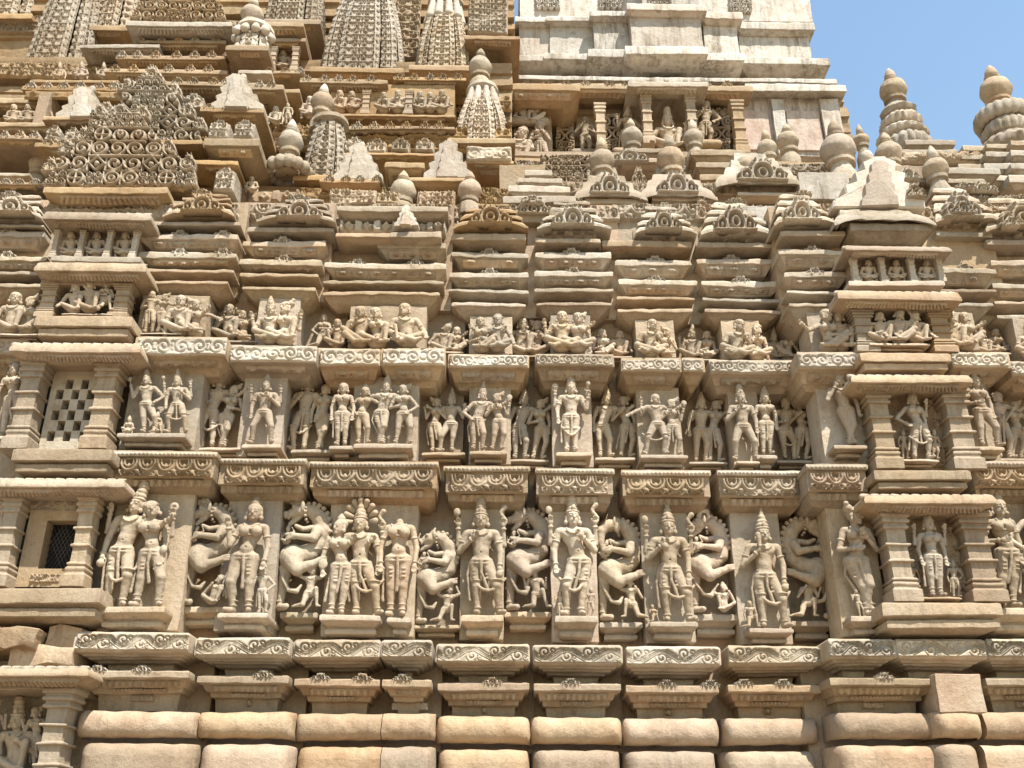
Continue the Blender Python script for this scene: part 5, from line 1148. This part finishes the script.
# ------------------------------------------------------------------ distant pinnacles against the sky
def pinnacle(label, cx, rings, Y, petals=None, pot=None):
    x = PX(cx, (pot[0]+pot[1])/2, Y); z = P(cx, rings[-1][0], Y)[1]; t = thing('ribbed_pinnacle', label, 'pinnacle', (x, Y, z), 'ribbed pinnacles against the sky'); zz = None; core = []
    for i in range(0, len(rings)-1, 2):
        pts = []
        (p0, w0), (p1, w1) = rings[i], rings[i+1]; r0, r1 = w0/2*Y/1000, w1/2*Y/1000; z0, z1 = P(cx, p0, Y-r0)[1], P(cx, p1, Y-r1)[1]; h = z0-z1
        V, F = lathe([(r0*.55, z0+.02), (r0*.9, z0), (r0, z0-h*.15), ((r0+r1)/2+.03, z0-h*.5), (r1, z1+h*.15), (r1*.93, z1), (r1*.6, z1-.03)], x, Y, 144, (0, .07, .05, .09)[i//2 % 4], 20); mb = MB(); mb.add(V, F); mb.build('ring_slab', M_gry, t, sharp=40, wear=.01); core += [(r0*.78, z0), (r1*.8, z1)]
    if petals:
        py, w, n = petals; z = P(cx, py, Y)[1]; r = w/2*Y/1000; F = Fig()
        for i in range(n): a = 2*pi*i/n; F.e((x+r*cos(a), Y+r*sin(a), z), (.075, .075, .12), k=.01)
        V, Fc = sdf(F.p, .018); nmesh('petal_ring', V, Fc, M_gry, t)
    V, F = lathe(core, x, Y); mb = MB(); mb.add(V, F); mb.build('core', M_gry, t)
    V, F = lathe([(rings[-1][1]/2*Y/1000*.8, P(cx, rings[-1][0], Y)[1]+.1), (rings[-1][1]/2*Y/1000*.85, P(cx, rings[-1][0], Y)[1]-2.0)], x, Y); mb = MB(); mb.add(V, F); mb.build('drum', M_wall, t)
    finial('', cx, pot[0], pot[1], pot[2], Y-pot[2]/2*Y/1000*.94, parent=t, fx=x)
pinnacle('slimmer pinnacle of stacked rings with pot finial, left of the two against the sky', 892, [(100, 36), (107, 40), (108, 42), (117, 50), (119, 52), (126, 60), (128, 58), (141, 64)], 10.4, None, (69, 104, 33))
pinnacle('stouter ribbed pinnacle with a petal ring, at the right edge of the sky', 994, [(101, 38), (109, 48), (111, 50), (124, 58), (126, 66), (137, 76), (139, 78), (152, 86)], 10.2, (120, 56, 20), (66, 106, 38))
for a, b, Y, t, bt in [(905, 955, 9.6, 140, 150), (900, 958, 9.5, 149, 160), (910, 990, 9.4, 154, 164), (962, 986, 9.3, 145, 155), (960, 988, 9.25, 154, 165), (958, 990, 9.2, 164, 176), (956, 992, 9.1, 176, 188), (986, 1010, 9.2, 143, 152), (985, 1011, 9.1, 152, 163), (984, 1012, 9.0, 163, 175), (983, 1013, 8.9, 175, 187), (1010, 1090, 9.1, 140, 151), (1010, 1090, 9.0, 151, 163), (1010, 1090, 8.9, 163, 175), (1008, 1090, 8.8, 175, 190), (925, 1000, 8.6, 168, 180), (920, 985, 8.4, 178, 188)]:
    cornice(terr, a, b, Y, t, bt, M_gry, .5, .09)
for cx, pb, w, h, Y in [(965, 212, 26, 14, 7.74), (985, 190, 36, 9, 8.3), (918, 196, 22, 16, 7.7), (910, 178, 26, 12, 8.2), (1014, 224, 18, 10, 7.72)]: crest(terr, cx, pb, w, h, Y, M_led, 'arch_ornament', .07)
for q in N_AED: aedicule(*q, 'x')
def pedestal(t, a, b, pt, pb, Ys, dep=.2):
    Y = Ys-dep; h = pb-pt; mb = MB()
    prof(mb, a, b, Y, [(pt, .012), (pt+1, 0), (pt+h*.28, 0), (pt+h*.34, .03), (pt+h*.62, .10), (pt+h*.66, .07), (pt+h*.85, .07), (pb, .13), (pb+1, dep)], yb=Ys+.28, shr=.55)
    return mb.build('pedestal', M_fig, t)
def panel(label, Ys, slab, ped, figs, group, name='carved_relief', cat='relief', rec=False, mat=None, dep=.2):
    a, b, pt, pb = slab or ped; x, z = P((a+b)/2, (ped or slab)[3], Ys)
    t = thing(name, label, cat, (x, Ys, z), group)
    if slab:
        mb = MB(); slabbox(mb, *slab, Ys, .3); mb.build('slab', mat or M_fig, t)
    if ped: pedestal(t, *ped, Ys, dep)
    for f in figs:
        if f[0] == 'beast':
            _, hd, cx, yt, yb, mir, v = f; Ys -= .1; Yg = Ys-.03
            x, zb = P(cx, yb, Yg); zt = P(cx, yt+4, Yg)[1]; H = (zt-zb)/.99
            F = beast(hd, True, v)
            for q in F.p:
                for w_ in ((1, 2) if q[0] == 'c' else (1,)): q[w_] = q[w_]*A3(.98, 1, 1)
            F = F.xf(H*1.02, (x, Yg, zb), mir=mir)
            V, Fc = sdf(F.p, max(.0055, H/150), ymax=Ys+.12, rough=.003*H, seed=v); nmesh('carved_beast', V, Fc, M_fig, t)
        elif f[0] == 'sdf':
            F = f[1]; V, Fc = sdf(F.p, f[3], ymax=Ys+.012); nmesh(f[2], V, Fc, M_fig, t)
        else: fig_mesh(t, f, Ys)
    return t
m, f = 'm', 'f'
G3, G2, G1, GB = 'standing figure reliefs of the lowest row', 'standing figure reliefs of the middle row', 'seated figure reliefs of the top row', 'rearing beast reliefs of the lowest row'
D = dict
small = lambda **k: D(loop=False, **k)
Y1, Y2, Y3, Y4, Y5, Y6, Y7, Y8, Y10 = [YS[k] for k in ('B1', 'B2', 'B3', 'B4', 'B5', 'B6', 'B7', 'B8', 'B10')]
# lowest row
panel('tall leaning couple with heads touching carved on the broad slab beside the mesh window', Y1, (108, 187, 488, 631), (95, 165, 607, 629),
      [(m, 142, 486, 112, 607, D(aL='down', aR='emb', bL='back', jL='lotus', iL='pot', tilt=.12, turn=-.25, hat='tall', hip=-.03, legs='a')),
       (f, 156, 500, 139, 607, D(aL='over', aR='down', tilt=-.3, turn=.3, hip=.05, legs='t', loop=False, iR='lotus', bR='back', jR='disc'))], G3)
panel('rearing lion beast with rider in the shaded recess right of the leaning couple', 7.84, None, (177, 224, 607, 628), [('beast', 'lion', 205, 499, 607, False, 3)], GB, 'beast_relief')
panel('buxom woman with raised hand and tall headband, a dwarf attendant hanging at her hip', Y2, (222, 277, 491, 632), (218, 268, 613, 632),
      [(f, 257, 500, 241, 613, D(aL='up', aR='down', hat='topknot', hip=-.03, legs='b', loop=False)), (m, 263, 566, 262, 613, small(hat='topknot', aL='up', aR='hip'))], G3)
panel('rearing lion beast looking back with open jaws, warrior crouching below with knees bent', 7.97, None, (280, 318, 612, 634), [('beast', 'lion', 301, 498, 612, False, 8)], GB, 'beast_relief')
panel('snake hooded god with his consort on the wide slab left of the headless woman', Y3, (326, 384, 499, 637), (320, 380, 615, 637),
      [(f, 341, 516, 336, 615, D(aL='down', aR='emb', iL='mirror', turn=-.7, loop=False, hip=.04, legs='c', hat='topknot')),
       (m, 361, 502, 360, 615, D(aL='chest', aR='down', bL='back', bR='back', jR='snake', halo=True, hat='cone', legs='t', turn=-.2))], G3)
panel('headless standing woman with both arms hanging straight', Y3, (383.5, 416, 500, 637), (387, 411, 617, 636), [(f, 400, 519, 396, 617, D(head=False, aL='down', aR='down', legs='c', loop=False))], G3, dep=.16)
panel('rearing horned beast set low in the recess right of the headless woman', 8.08, None, (413, 459, 625, 638), [('beast', 'boar', 436, 527, 625, False, 11)], GB, 'beast_relief')
panel('four armed god in tall rounded crown standing square with a snake in one hand', Y4, (460, 504, 502, 640), (461, 503, 615, 638),
      [(m, 481, 502, 481, 615, D(aL='chest', aR='down', bL='back', bR='back', jL='lotus', jR='snake', iR='pot', hat='tall', legs='t'))], G3)
panel('rearing beast with round curled mane tuft, left of the god with a broken foot', 8.2, None, (505, 551, 612, 631), [('beast', 'lion', 529, 504, 612, False, 21)], GB, 'beast_relief')
panel('tallest god raising lotus bud and snake, one foot broken off above a damaged pedestal', Y5, (551, 597, 501, 642), (555, 598, 616, 640),
      [(m, 572, 499, 575, 616, D(aL='down', aR='chest', bL='back', bR='back', jL='lotus', jR='snake', hat='tall', legs='b', turn=.15, hip=.05)), (m, 560, 590, 561, 617, small(aL='up', hat='topknot')), (m, 591, 587, 590, 617, small(aL='chest', hat='topknot'))], G3)
panel('rearing elephant headed beast with long hanging trunk', 8.22, None, (600, 643, 622, 642), [('beast', 'elephant', 622, 514, 622, False, 5)], GB, 'beast_relief')
panel('god in cone crown holding a bud aloft with a small animal at his feet', Y6, (643, 691, 507, 643), (650, 698, 622, 641),
      [(m, 667, 505, 671, 622, D(aL='chest', aR='down', bL='back', bR='back', jL='lotus', jR='snake', hat='cone', legs='t', iL='pot')), (f, 652, 605, 655, 622, small(hat='curl', pose='kneel', aL='up', aR='up'))], G3)
panel('rearing ram horned beast in the recess right of the cone crowned god', 8.24, None, (693, 740, 614, 638), [('beast', 'goat', 713, 511, 614, False, 14)], GB, 'beast_relief')
panel('pot bellied guardian in pointed crown carrying a hanging vessel beside a seated hound', Y7, (735, 785, 507, 645), (749, 793, 628, 645),
      [(m, 761, 512, 767, 628, D(aL='chest', aR='down', iL='club', iR='pot', hat='cone', legs='t', turn=.1)), (m, 749, 601, 752, 628, small(hat='cap', pose='kneel'))], G3)
panel('rearing horse like beast facing the opposite way to all the others', 8.24, None, (791, 834, 621, 641), [('beast', 'horse', 811, 513, 621, True, 17)], GB, 'beast_relief')
panel('woman in profile twisting to look over her shoulder with a child at her knee', Y8, (834, 880, 507, 636), (851, 882, 616, 636),
      [(f, 853, 506, 870, 616, D(aL='belly', aR='chest', turn=.9, hip=-.05, sway=-.02, legs='x', hat='bun', loop=False, tilt=.1)), (m, 855, 588, 862, 617, small(hat='topknot', aL='up'))], G3, dep=.18)
panel('straight standing goddess in tall crown with attendants inside the lowest pillared niche', 7.7, None, (919, 962, 597, 605),
      [(f, 926, 511, 937, 597, D(aL='down', aR='down', bL='back', bR='back', hat='tall', legs='c', loop=False, d=.14)), (f, 911, 560, 916, 597, small(aL='up', hat='topknot')), (m, 952, 560, 956, 597, small(aR='hip', hat='topknot'))], G3, name='niche_figure', cat='statue', dep=.22)
panel('large woman with heavy necklace standing past the lowest row niche at the right edge', Y10, (984, 1070, 498, 635), (991, 1040, 608, 634),
      [(f, 997, 495, 1008, 608, D(aL='belly', aR='down', hat='topknot', hip=.04, legs='c', loop=False)), (m, 989, 562, 991, 608, small(hat='topknot', aL='hip', aR='out')), (f, 1036, 498, 1034, 608, D(aL='hip'))], G3)
panel('figure cut by the edge of view beside the pillar of the mesh window', 7.6, None, (-40, -4, 585, 600), [(f, -16, 488, -10, 585, D(aR='up'))], G3)
# dark corner niche figure
panel('many armed seated warrior figure deep in the dark corner niche', 7.6, None, (-30, 42, 772, 790),
      [(m, 20, 696, 14, 772, D(pose='ease', aL='up', aR='chest', bL='back', bR='back', iL='club', hat='tall')), (f, 36, 706, 38, 772, small(aL='up')), (f, -6, 700, -6, 772, small(aR='up'))], G3, name='niche_figure', cat='statue')
# middle row
panel('slim woman with a flower stalk left of the checkered window', 7.62, None, (-14, 26, 436, 448), [(f, 17, 363, 5, 436, D(aL='down', aR='up', iR='lotus', loop=False, legs='t', hip=.04))], G2)
panel('two separate crowned gods side by side with tiny kneeling attendants between', Y1, (126, 200, 368, 450), (118, 186, 433, 449),
      [(m, 147, 371, 146, 433, D(aL='up', aR='hip', iL='lotus', legs='t', loop=False)), (m, 178, 370, 177, 433, D(aL='down', aR='chest', bL='back', bR='back', jL='lotus', jR='disc', hat='cone', legs='w')),
       (f, 130, 415, 128, 433, small(pose='sit', hat='topknot')), (f, 158, 412, 157, 433, small(pose='kneel', hat='topknot'))], G2)
panel('shaded couple leaning close together with faces turned, right of the two crowned gods', 7.84, None, (199, 240, 447, 458),
      [(m, 221, 378, 207, 447, D(aL='belly', aR='emb', turn=.4, hat='cap', hip=-.05, legs='b')), (f, 236, 385, 222, 447, D(aL='over', aR='belly', turn=-.5, hip=-.03, legs='x', loop=False))], G2)
panel('single god with two raised discs and a looped sash at his shins', Y2, (241, 284, 372, 457), (241, 281, 444, 457),
      [(m, 268, 376, 261, 444, D(aL='down', aR='chest', bL='back', bR='back', jL='disc', jR='disc', hat='crown', legs='w'))], G2)
panel('tall man and woman standing apart in the recess beside the twin disc god', 7.97, None, (291, 333, 450, 462),
      [(m, 309, 381, 299, 450, D(aL='chest', aR='down', turn=.3, hat='cap', legs='b')), (f, 327, 384, 319, 450, D(aL='down', aR='down', turn=-.5, hat='bun', loop=False, legs='x'))], G2)
panel('lone slender woman standing straight on a small bracket between couple and trio', Y3-.02, None, (329, 353, 446, 459), [(f, 344, 384, 341, 446, D(aL='down', aR='down', hat='cap', legs='c', loop=False))], G2, dep=.16)
panel('trio of two women either side of a tall crowned man', Y3, (352, 418, 376, 461), (354, 412, 444, 460),
      [(f, 366, 385, 362, 444, D(aL='hip', aR='emb', hip=-.04, hat='topknot', loop=False)), (m, 388, 377, 381, 444, D(aL='over', aR='over', hat='crown', hip=-.04, legs='x')), (f, 404, 384, 398, 444, D(aL='belly', aR='hip', hip=.05, hat='bun', loop=False, legs='t'))], G2)
panel('bulky couple standing hip to hip in the recess right of the trio', 8.08, None, (422, 465, 452, 463),
      [(f, 437, 398, 436, 452, D(aL='up', aR='chest', turn=.4, loop=False, hip=-.04)), (m, 452, 389, 450, 452, D(aL='emb', aR='up', turn=-.5, hat='cone', legs='u'))], G2)
panel('couple with hand mirror on the slab above the square standing four armed god', Y4, (469, 511, 383, 465), (470, 507, 450, 464),
      [(m, 484, 383, 477, 450, D(aL='hip', aR='emb', turn=.5, hat='cone', hip=-.05)), (f, 497, 393, 496, 450, D(aL='chest', aR='up', iR='mirror', turn=-.5, loop=False, hip=.05))], G2)
panel('shaded couple with broad crowned man embracing a turned woman, left of the bangled god', 8.2, None, (510, 549, 459, 469),
      [(m, 525, 390, 519, 459, D(aL='down', aR='emb', turn=.5, hat='crown', hip=-.04)), (f, 541, 399, 537, 459, D(aL='belly', aR='down', turn=-.6, loop=False, hip=.05))], G2)
panel('broad single god with raised lotus and open palm on a plain upright slab', Y5, (552, 592, 380, 467), (556, 592, 452, 467),
      [(m, 571, 377, 571, 452, D(aL='down', aR='up', bL='back', bR='back', jL='disc', jR='lotus', hat='crown', legs='c'))], G2)
panel('couple in the recess right of the broad single god, man leaning to her shoulder', 8.22, None, (595, 635, 457, 468),
      [(m, 607, 387, 604, 457, D(aL='down', aR='emb', hip=-.05, turn=.3, hat='cone')), (f, 623, 396, 625, 457, D(aL='chest', aR='down', turn=-.4, hip=.05, loop=False))], G2)
panel('dancing couple with knees bent and a round mirror held between staff and slab edge', Y6, (638, 681, 387, 469), (640, 688, 455, 469),
      [(m, 655, 395, 655, 455, D(aL='out', aR='emb', bL='back', jL='staff', hat='cap', legs='w', turn=.4, hip=.04)), (f, 671, 399, 668, 455, D(aL='chest', aR='up', iR='mirror', turn=-.6, hip=.05, legs='t', loop=False))], G2)
panel('upright couple with his arm round her waist, recessed right of the dancing pair', 8.24, None, (689, 727, 462, 471),
      [(m, 701, 394, 700, 462, D(aL='down', aR='emb', hat='crown', turn=.1)), (f, 716, 400, 714, 462, D(aL='over', aR='up', iR='lotus', turn=-.4, hip=-.04, loop=False))], G2)
panel('solitary broad shouldered man in tall cap striding with fist at chest', Y7, (731, 760, 388, 470), (737, 760, 461, 471), [(m, 739, 387, 746, 461, D(aL='chest', aR='down', hat='tall', legs='w', turn=.2))], G2, dep=.16)
panel('solitary woman in tall crown on a block pedestal next to the striding man', Y7+.02, None, (757, 777, 455, 470), [(f, 764, 388, 767, 455, D(aL='down', aR='down', hat='crown', legs='c', loop=False))], G2, dep=.16)
panel('slender couple turned toward each other deep in the recess before the profile man', 8.24, None, (777, 813, 460, 470),
      [(m, 784, 391, 789, 460, D(aL='belly', aR='emb', hat='cone', turn=.5, hip=-.03)), (f, 799, 400, 801, 460, D(aL='chest', aR='belly', turn=-.4, loop=False, hip=.04))], G2)
panel('lone man in short curls standing on a round bracket on a side turned slab', Y8, (820, 866, 378, 466), (834, 867, 445, 459), [(m, 839, 376, 852, 445, D(aL='chin', aR='down', hat='curl', legs='x', turn=-.3, sway=-.02))], G2, dep=.18)
panel('swaying goddess with looped sash framed in the middle row niche', 7.72, None, (901, 940, 459, 468),
      [(f, 911, 389, 917, 459, D(aL='hip', aR='down', bR='back', hat='tall', hip=.06, legs='t', loop=True, d=.14)), (m, 903, 430, 905, 459, small(hat='topknot', d=.1)), (f, 934, 430, 935, 459, small(hat='topknot', d=.1))], G2, name='niche_figure', cat='statue', dep=.22)
panel('tall woman on a broad bracket at the right side of the middle row niche', Y10, (958, 992, 376, 462), (968, 1004, 447, 461), [(f, 973, 374, 985, 447, D(aL='belly', aR='down', hat='topknot', legs='t', loop=False, hip=.03))], G2)
panel('couple half hidden beyond the broad bracket at the right end of the middle row', 8.0, None, (993, 1030, 459, 468),
      [(m, 996, 393, 1004, 459, D(aL='belly', aR='emb', hat='cap', turn=.4)), (f, 1013, 401, 1016, 459, D(aL='chin', aR='hip', turn=-.3, hip=.04, loop=False)), (f, 1040, 396, 1042, 459, D())], G2)
# top row
S = lambda **k: D(**k)
panel('embracing seated couple left of the niche of three, his knee raised', 7.55, None, (-8, 38, 333, 340),
      [(m, 18, 291, 10, 333, D(pose='ease', aL='knee', aR='emb', turn=.4, hat='cap')), (f, 32, 294, 30, 333, D(pose='side', aL='over', aR='lap', turn=-.6, mir=False))], G1)
panel('three seated figures, the middle one with raised arm, inside the small upper niche', 7.5, None, (62, 113, 313, 318),
      [(m, 76, 283, 74, 313, D(pose='ease', aL='knee', aR='high', hat='curl', d=.13)), (m, 91, 279, 90, 313, D(pose='ease', aL='high', aR='knee', hat='cap', d=.13)), (f, 107, 282, 104, 313, D(pose='kneel', aL='reach', aR='chest', hat='cap', d=.13))], G1, name='niche_figure', cat='statue')
panel('standing pair beside a seated pair crowded on one wide slab', Y1, (140, 207, 296, 336), (140, 180, 333, 338),
      [(m, 153, 292, 148, 333, D(aL='belly', aR='emb', hat='cap', turn=.5, loop=False)), (f, 166, 294, 158, 333, D(aL='over', aR='emb', turn=-.5, loop=False, legs='x')),
       (m, 182, 294, 180, 335, D(pose='ease', aL='down', aR='emb', hat='cap', turn=.2)), (f, 196, 297, 195, 335, D(pose='side', aL='over', aR='up', turn=-.5, mir=True))], G1, dep=.16)
panel('shaded seated couple facing each other above the first ledge joint', 7.84, None, None or (214, 256, 340, 347),
      [(m, 230, 303, 228, 341, D(pose='ease', aL='chest', aR='emb', hat='cap', turn=.5)), (f, 243, 308, 244, 341, D(pose='side', aL='over', aR='lap', turn=-.6, mir=True))], G1)
panel('frontal seated couple with crossed knees and crowned man, slab behind', Y2, (257, 299, 298, 346), None,
      [(m, 271, 296, 270, 343, D(pose='sit', aL='up', aR='emb', hat='crown', turn=.2)), (f, 286, 299, 285, 343, D(pose='ease', aL='over', aR='up', turn=-.6))], G1)
panel('small weathered couple half lost in the shade left of the musicians', 7.97, None, (312, 346, 348, 353), [(f, 324, 315, 323, 348, D(pose='kneel', aL='hip', aR='reach', hat='cap', loop=False)), (m, 338, 318, 337, 348, D(pose='ease', aL='chest', aR='knee', hat='cap'))], G1)
panel('two seated musicians and a broad hatless drummer holding a board', Y3, (349, 426, 306, 349), None,
      [(m, 361, 305, 360, 347, D(pose='side', aL='knee', aR='chest', hat='cap', mir=True)), (f, 375, 306, 378, 347, D(pose='ease', aL='chin', aR='chest', hat='cap')), (m, 404, 302, 407, 347, D(pose='sit', aL='lap', aR='knee', hat='cap', turn=-.4, iL='club'))], G1)
panel('slumped couple with a long reclined head in the recess right of the drummer', 8.08, None, (428, 464, 351, 357), [(m, 446, 320, 443, 353, D(pose='ease', aL='hip', aR='emb', hat='topknot', tilt=.5)), (f, 457, 326, 456, 353, D(pose='side', aL='belly', aR='lap', hat='cap'))], G1)
panel('reclining couple with legs stretched sideways on the slab above the mirror couple', Y4, (470, 512, 316, 354), None,
      [(f, 480, 316, 482, 351, D(pose='side', aL='belly', aR='emb', hat='cap')), (m, 498, 314, 497, 351, D(pose='sit', aL='emb', aR='knee', hat='curl'))], G1)
panel('small seated couple with raised elbows squeezed between two slabs', 8.2, None, (512, 548, 355, 361), [(m, 523, 317, 521, 356, D(pose='ease', aL='knee', aR='chest', hat='cap')), (f, 538, 318, 537, 356, D(pose='ease', aL='chest', aR='up', mir=True))], G1)
panel('upright couple seated symmetrically with joined crossed legs', Y5, (551, 591, 315, 354), None,
      [(m, 562, 310, 562, 351, D(pose='sit', aL='up', aR='emb', hat='cap')), (f, 578, 310, 578, 351, D(pose='sit', aL='emb', aR='down', hat='bun'))], G1)
panel('worn couple with a slanting staff between them in the deep shade', 8.22, None, (594, 632, 356, 362), [(f, 602, 328, 602, 357, D(pose='side', aL='belly', aR='lap', hat='cap')), (m, 620, 330, 619, 357, D(pose='ease', aL='out', aR='knee', hat='cap', iL='staff'))], G1)
panel('teacher like man seated cross legged facing a smaller pupil with joined hands', Y6, (636, 675, 320, 358), None,
      [(m, 653, 318, 650, 357, D(pose='sit', aL='lap', aR='chest', hat='cap', turn=.4)), (f, 667, 326, 666, 357, D(pose='side', aL='chest', aR='down', turn=-.7, hat='bun', mir=True))], G1)
panel('seated couple with his knee drawn up tightly above the upright middle row pair', 8.24, None, (680, 717, 359, 364), [(m, 693, 324, 690, 359, D(pose='ease', aL='up', aR='knee', hat='crown', turn=.3)), (f, 707, 330, 706, 359, D(pose='sit', aL='belly', aR='lap', hat='cap'))], G1)
panel('couple with a curly haired companion bending toward the larger seated man', Y7, (722, 761, 320, 360), None,
      [(m, 740, 318, 736, 359, D(pose='sit', aL='lap', aR='chest', hat='cap', turn=.4)), (f, 756, 324, 757, 359, D(pose='sit', aL='chest', aR='down', turn=-.6, hat='curl'))], G1)
panel('dim couple pressed together left of the side turned slab of the top row', 8.24, None, (764, 800, 359, 365), [(m, 774, 326, 773, 360, D(pose='ease', aL='chest', aR='emb', hat='cone', turn=.4)), (f, 788, 328, 788, 360, D(pose='side', aL='chest', aR='lap', turn=-.4, mir=True))], G1)
panel('hugging pair on a side turned slab, one climbing into the lap of the other', Y8, (809, 852, 310, 352), None,
      [(f, 825, 308, 829, 351, D(pose='side', aL='emb', aR='emb', turn=.7, hat='cap')), (m, 837, 310, 841, 351, D(pose='ease', aL='reach', aR='knee', turn=-.5, hat='cap'))], G1)
panel('three weathered figures seated in a row inside the right upper niche', 7.68, None, (870, 930, 343, 352),
      [(m, 879, 311, 881, 344, D(pose='ease', aL='belly', aR='knee', hat='cap', d=.13)), (m, 897, 308, 899, 344, D(pose='side', aL='knee', aR='high', hat='cap', tilt=.3, d=.13)), (m, 914, 311, 917, 344, D(pose='ease', aL='chest', aR='knee', hat='curl', d=.13))], G1, name='niche_figure', cat='statue')
panel('seated pair with bulky raised shoulders right of the upper right niche', Y10, (940, 976, 312, 350), None,
      [(m, 949, 310, 953, 349, D(pose='ease', aL='chest', aR='emb', hat='curl')), (f, 963, 311, 966, 349, D(pose='side', aL='emb', aR='lap', hat='cap', turn=-.4))], G1)
panel('two squat figures huddled in shade above the rightmost scroll ledges', 8.0, None, (978, 1012, 352, 360), [(m, 982, 331, 984, 354, D(pose='ease', hat='cap')), (f, 995, 328, 998, 354, D(pose='sit', aL='chest', hat='cap'))], G1)
panel('partly seen seated figure on the last slab of the top row', 7.75, (1017, 1070, 318, 360), None, [(m, 1027, 318, 1030, 359, D(pose='sit', aL='chest', aR='knee'))], G1)
# ------------------------------------------------------------------ ground, sky, sun, camera
g_ = MB(); S_ = 3000
g_.add([(-S_, -S_, 0), (S_, -S_, 0), (S_, S_, 0), (-S_, S_, 0)], [(0, 1, 2, 3)])
M_ground = stone('ground_paving', (.33, .235, .145), (.38, .28, .18), (.26, .175, .10), lich=.1, pink=.2)
gr = g_.build('ground', M_ground, None, wear=0); gr['kind'] = 'structure'
SUN_EL, SUN_AZ = radians(59), radians(31)      # sun stands behind the viewer's right shoulder
to_sun = (sin(SUN_AZ)*cos(SUN_EL), -cos(SUN_AZ)*cos(SUN_EL), sin(SUN_EL))
from mathutils import Vector
l = bpy.data.lights.new('sun', 'SUN'); l.energy = 5.0; l.angle = radians(.53); l.color = (1, .955, .88)
so = bpy.data.objects.new('sun', l); C.objects.link(so); so.rotation_euler = Vector(to_sun).to_track_quat('Z', 'Y').to_euler()
w = bpy.data.worlds.new('World'); bpy.context.scene.world = w; w.use_nodes = True; nt = w.node_tree
sky = nt.nodes.new('ShaderNodeTexSky'); sky.sky_type = 'NISHITA'; sky.sun_disc = False
sky.sun_elevation = SUN_EL; sky.sun_rotation = math.atan2(to_sun[0], to_sun[1]); sky.air_density = 2.0; sky.dust_density = .05; sky.ozone_density = 2.6
nt.links.new(sky.outputs[0], nt.nodes['Background'].inputs[0]); nt.nodes['Background'].inputs[1].default_value = .108
cd = bpy.data.cameras.new('camera'); cd.sensor_width = 36; cd.lens = FPX*36/1024; cd.clip_end = 8000; cd.clip_start = .05
co = bpy.data.objects.new('camera', cd); C.objects.link(co); co.location = (0, 0, CAMZ); co.rotation_euler = (pi/2+PITCH, 0, -YAW)
sc = bpy.context.scene; sc.camera = co
sc.view_settings.view_transform = 'Standard'; sc.view_settings.look = 'None'; sc.view_settings.exposure = .93; sc.view_settings.gamma = 1
sc.cycles.max_bounces = 6; sc.cycles.diffuse_bounces = 4
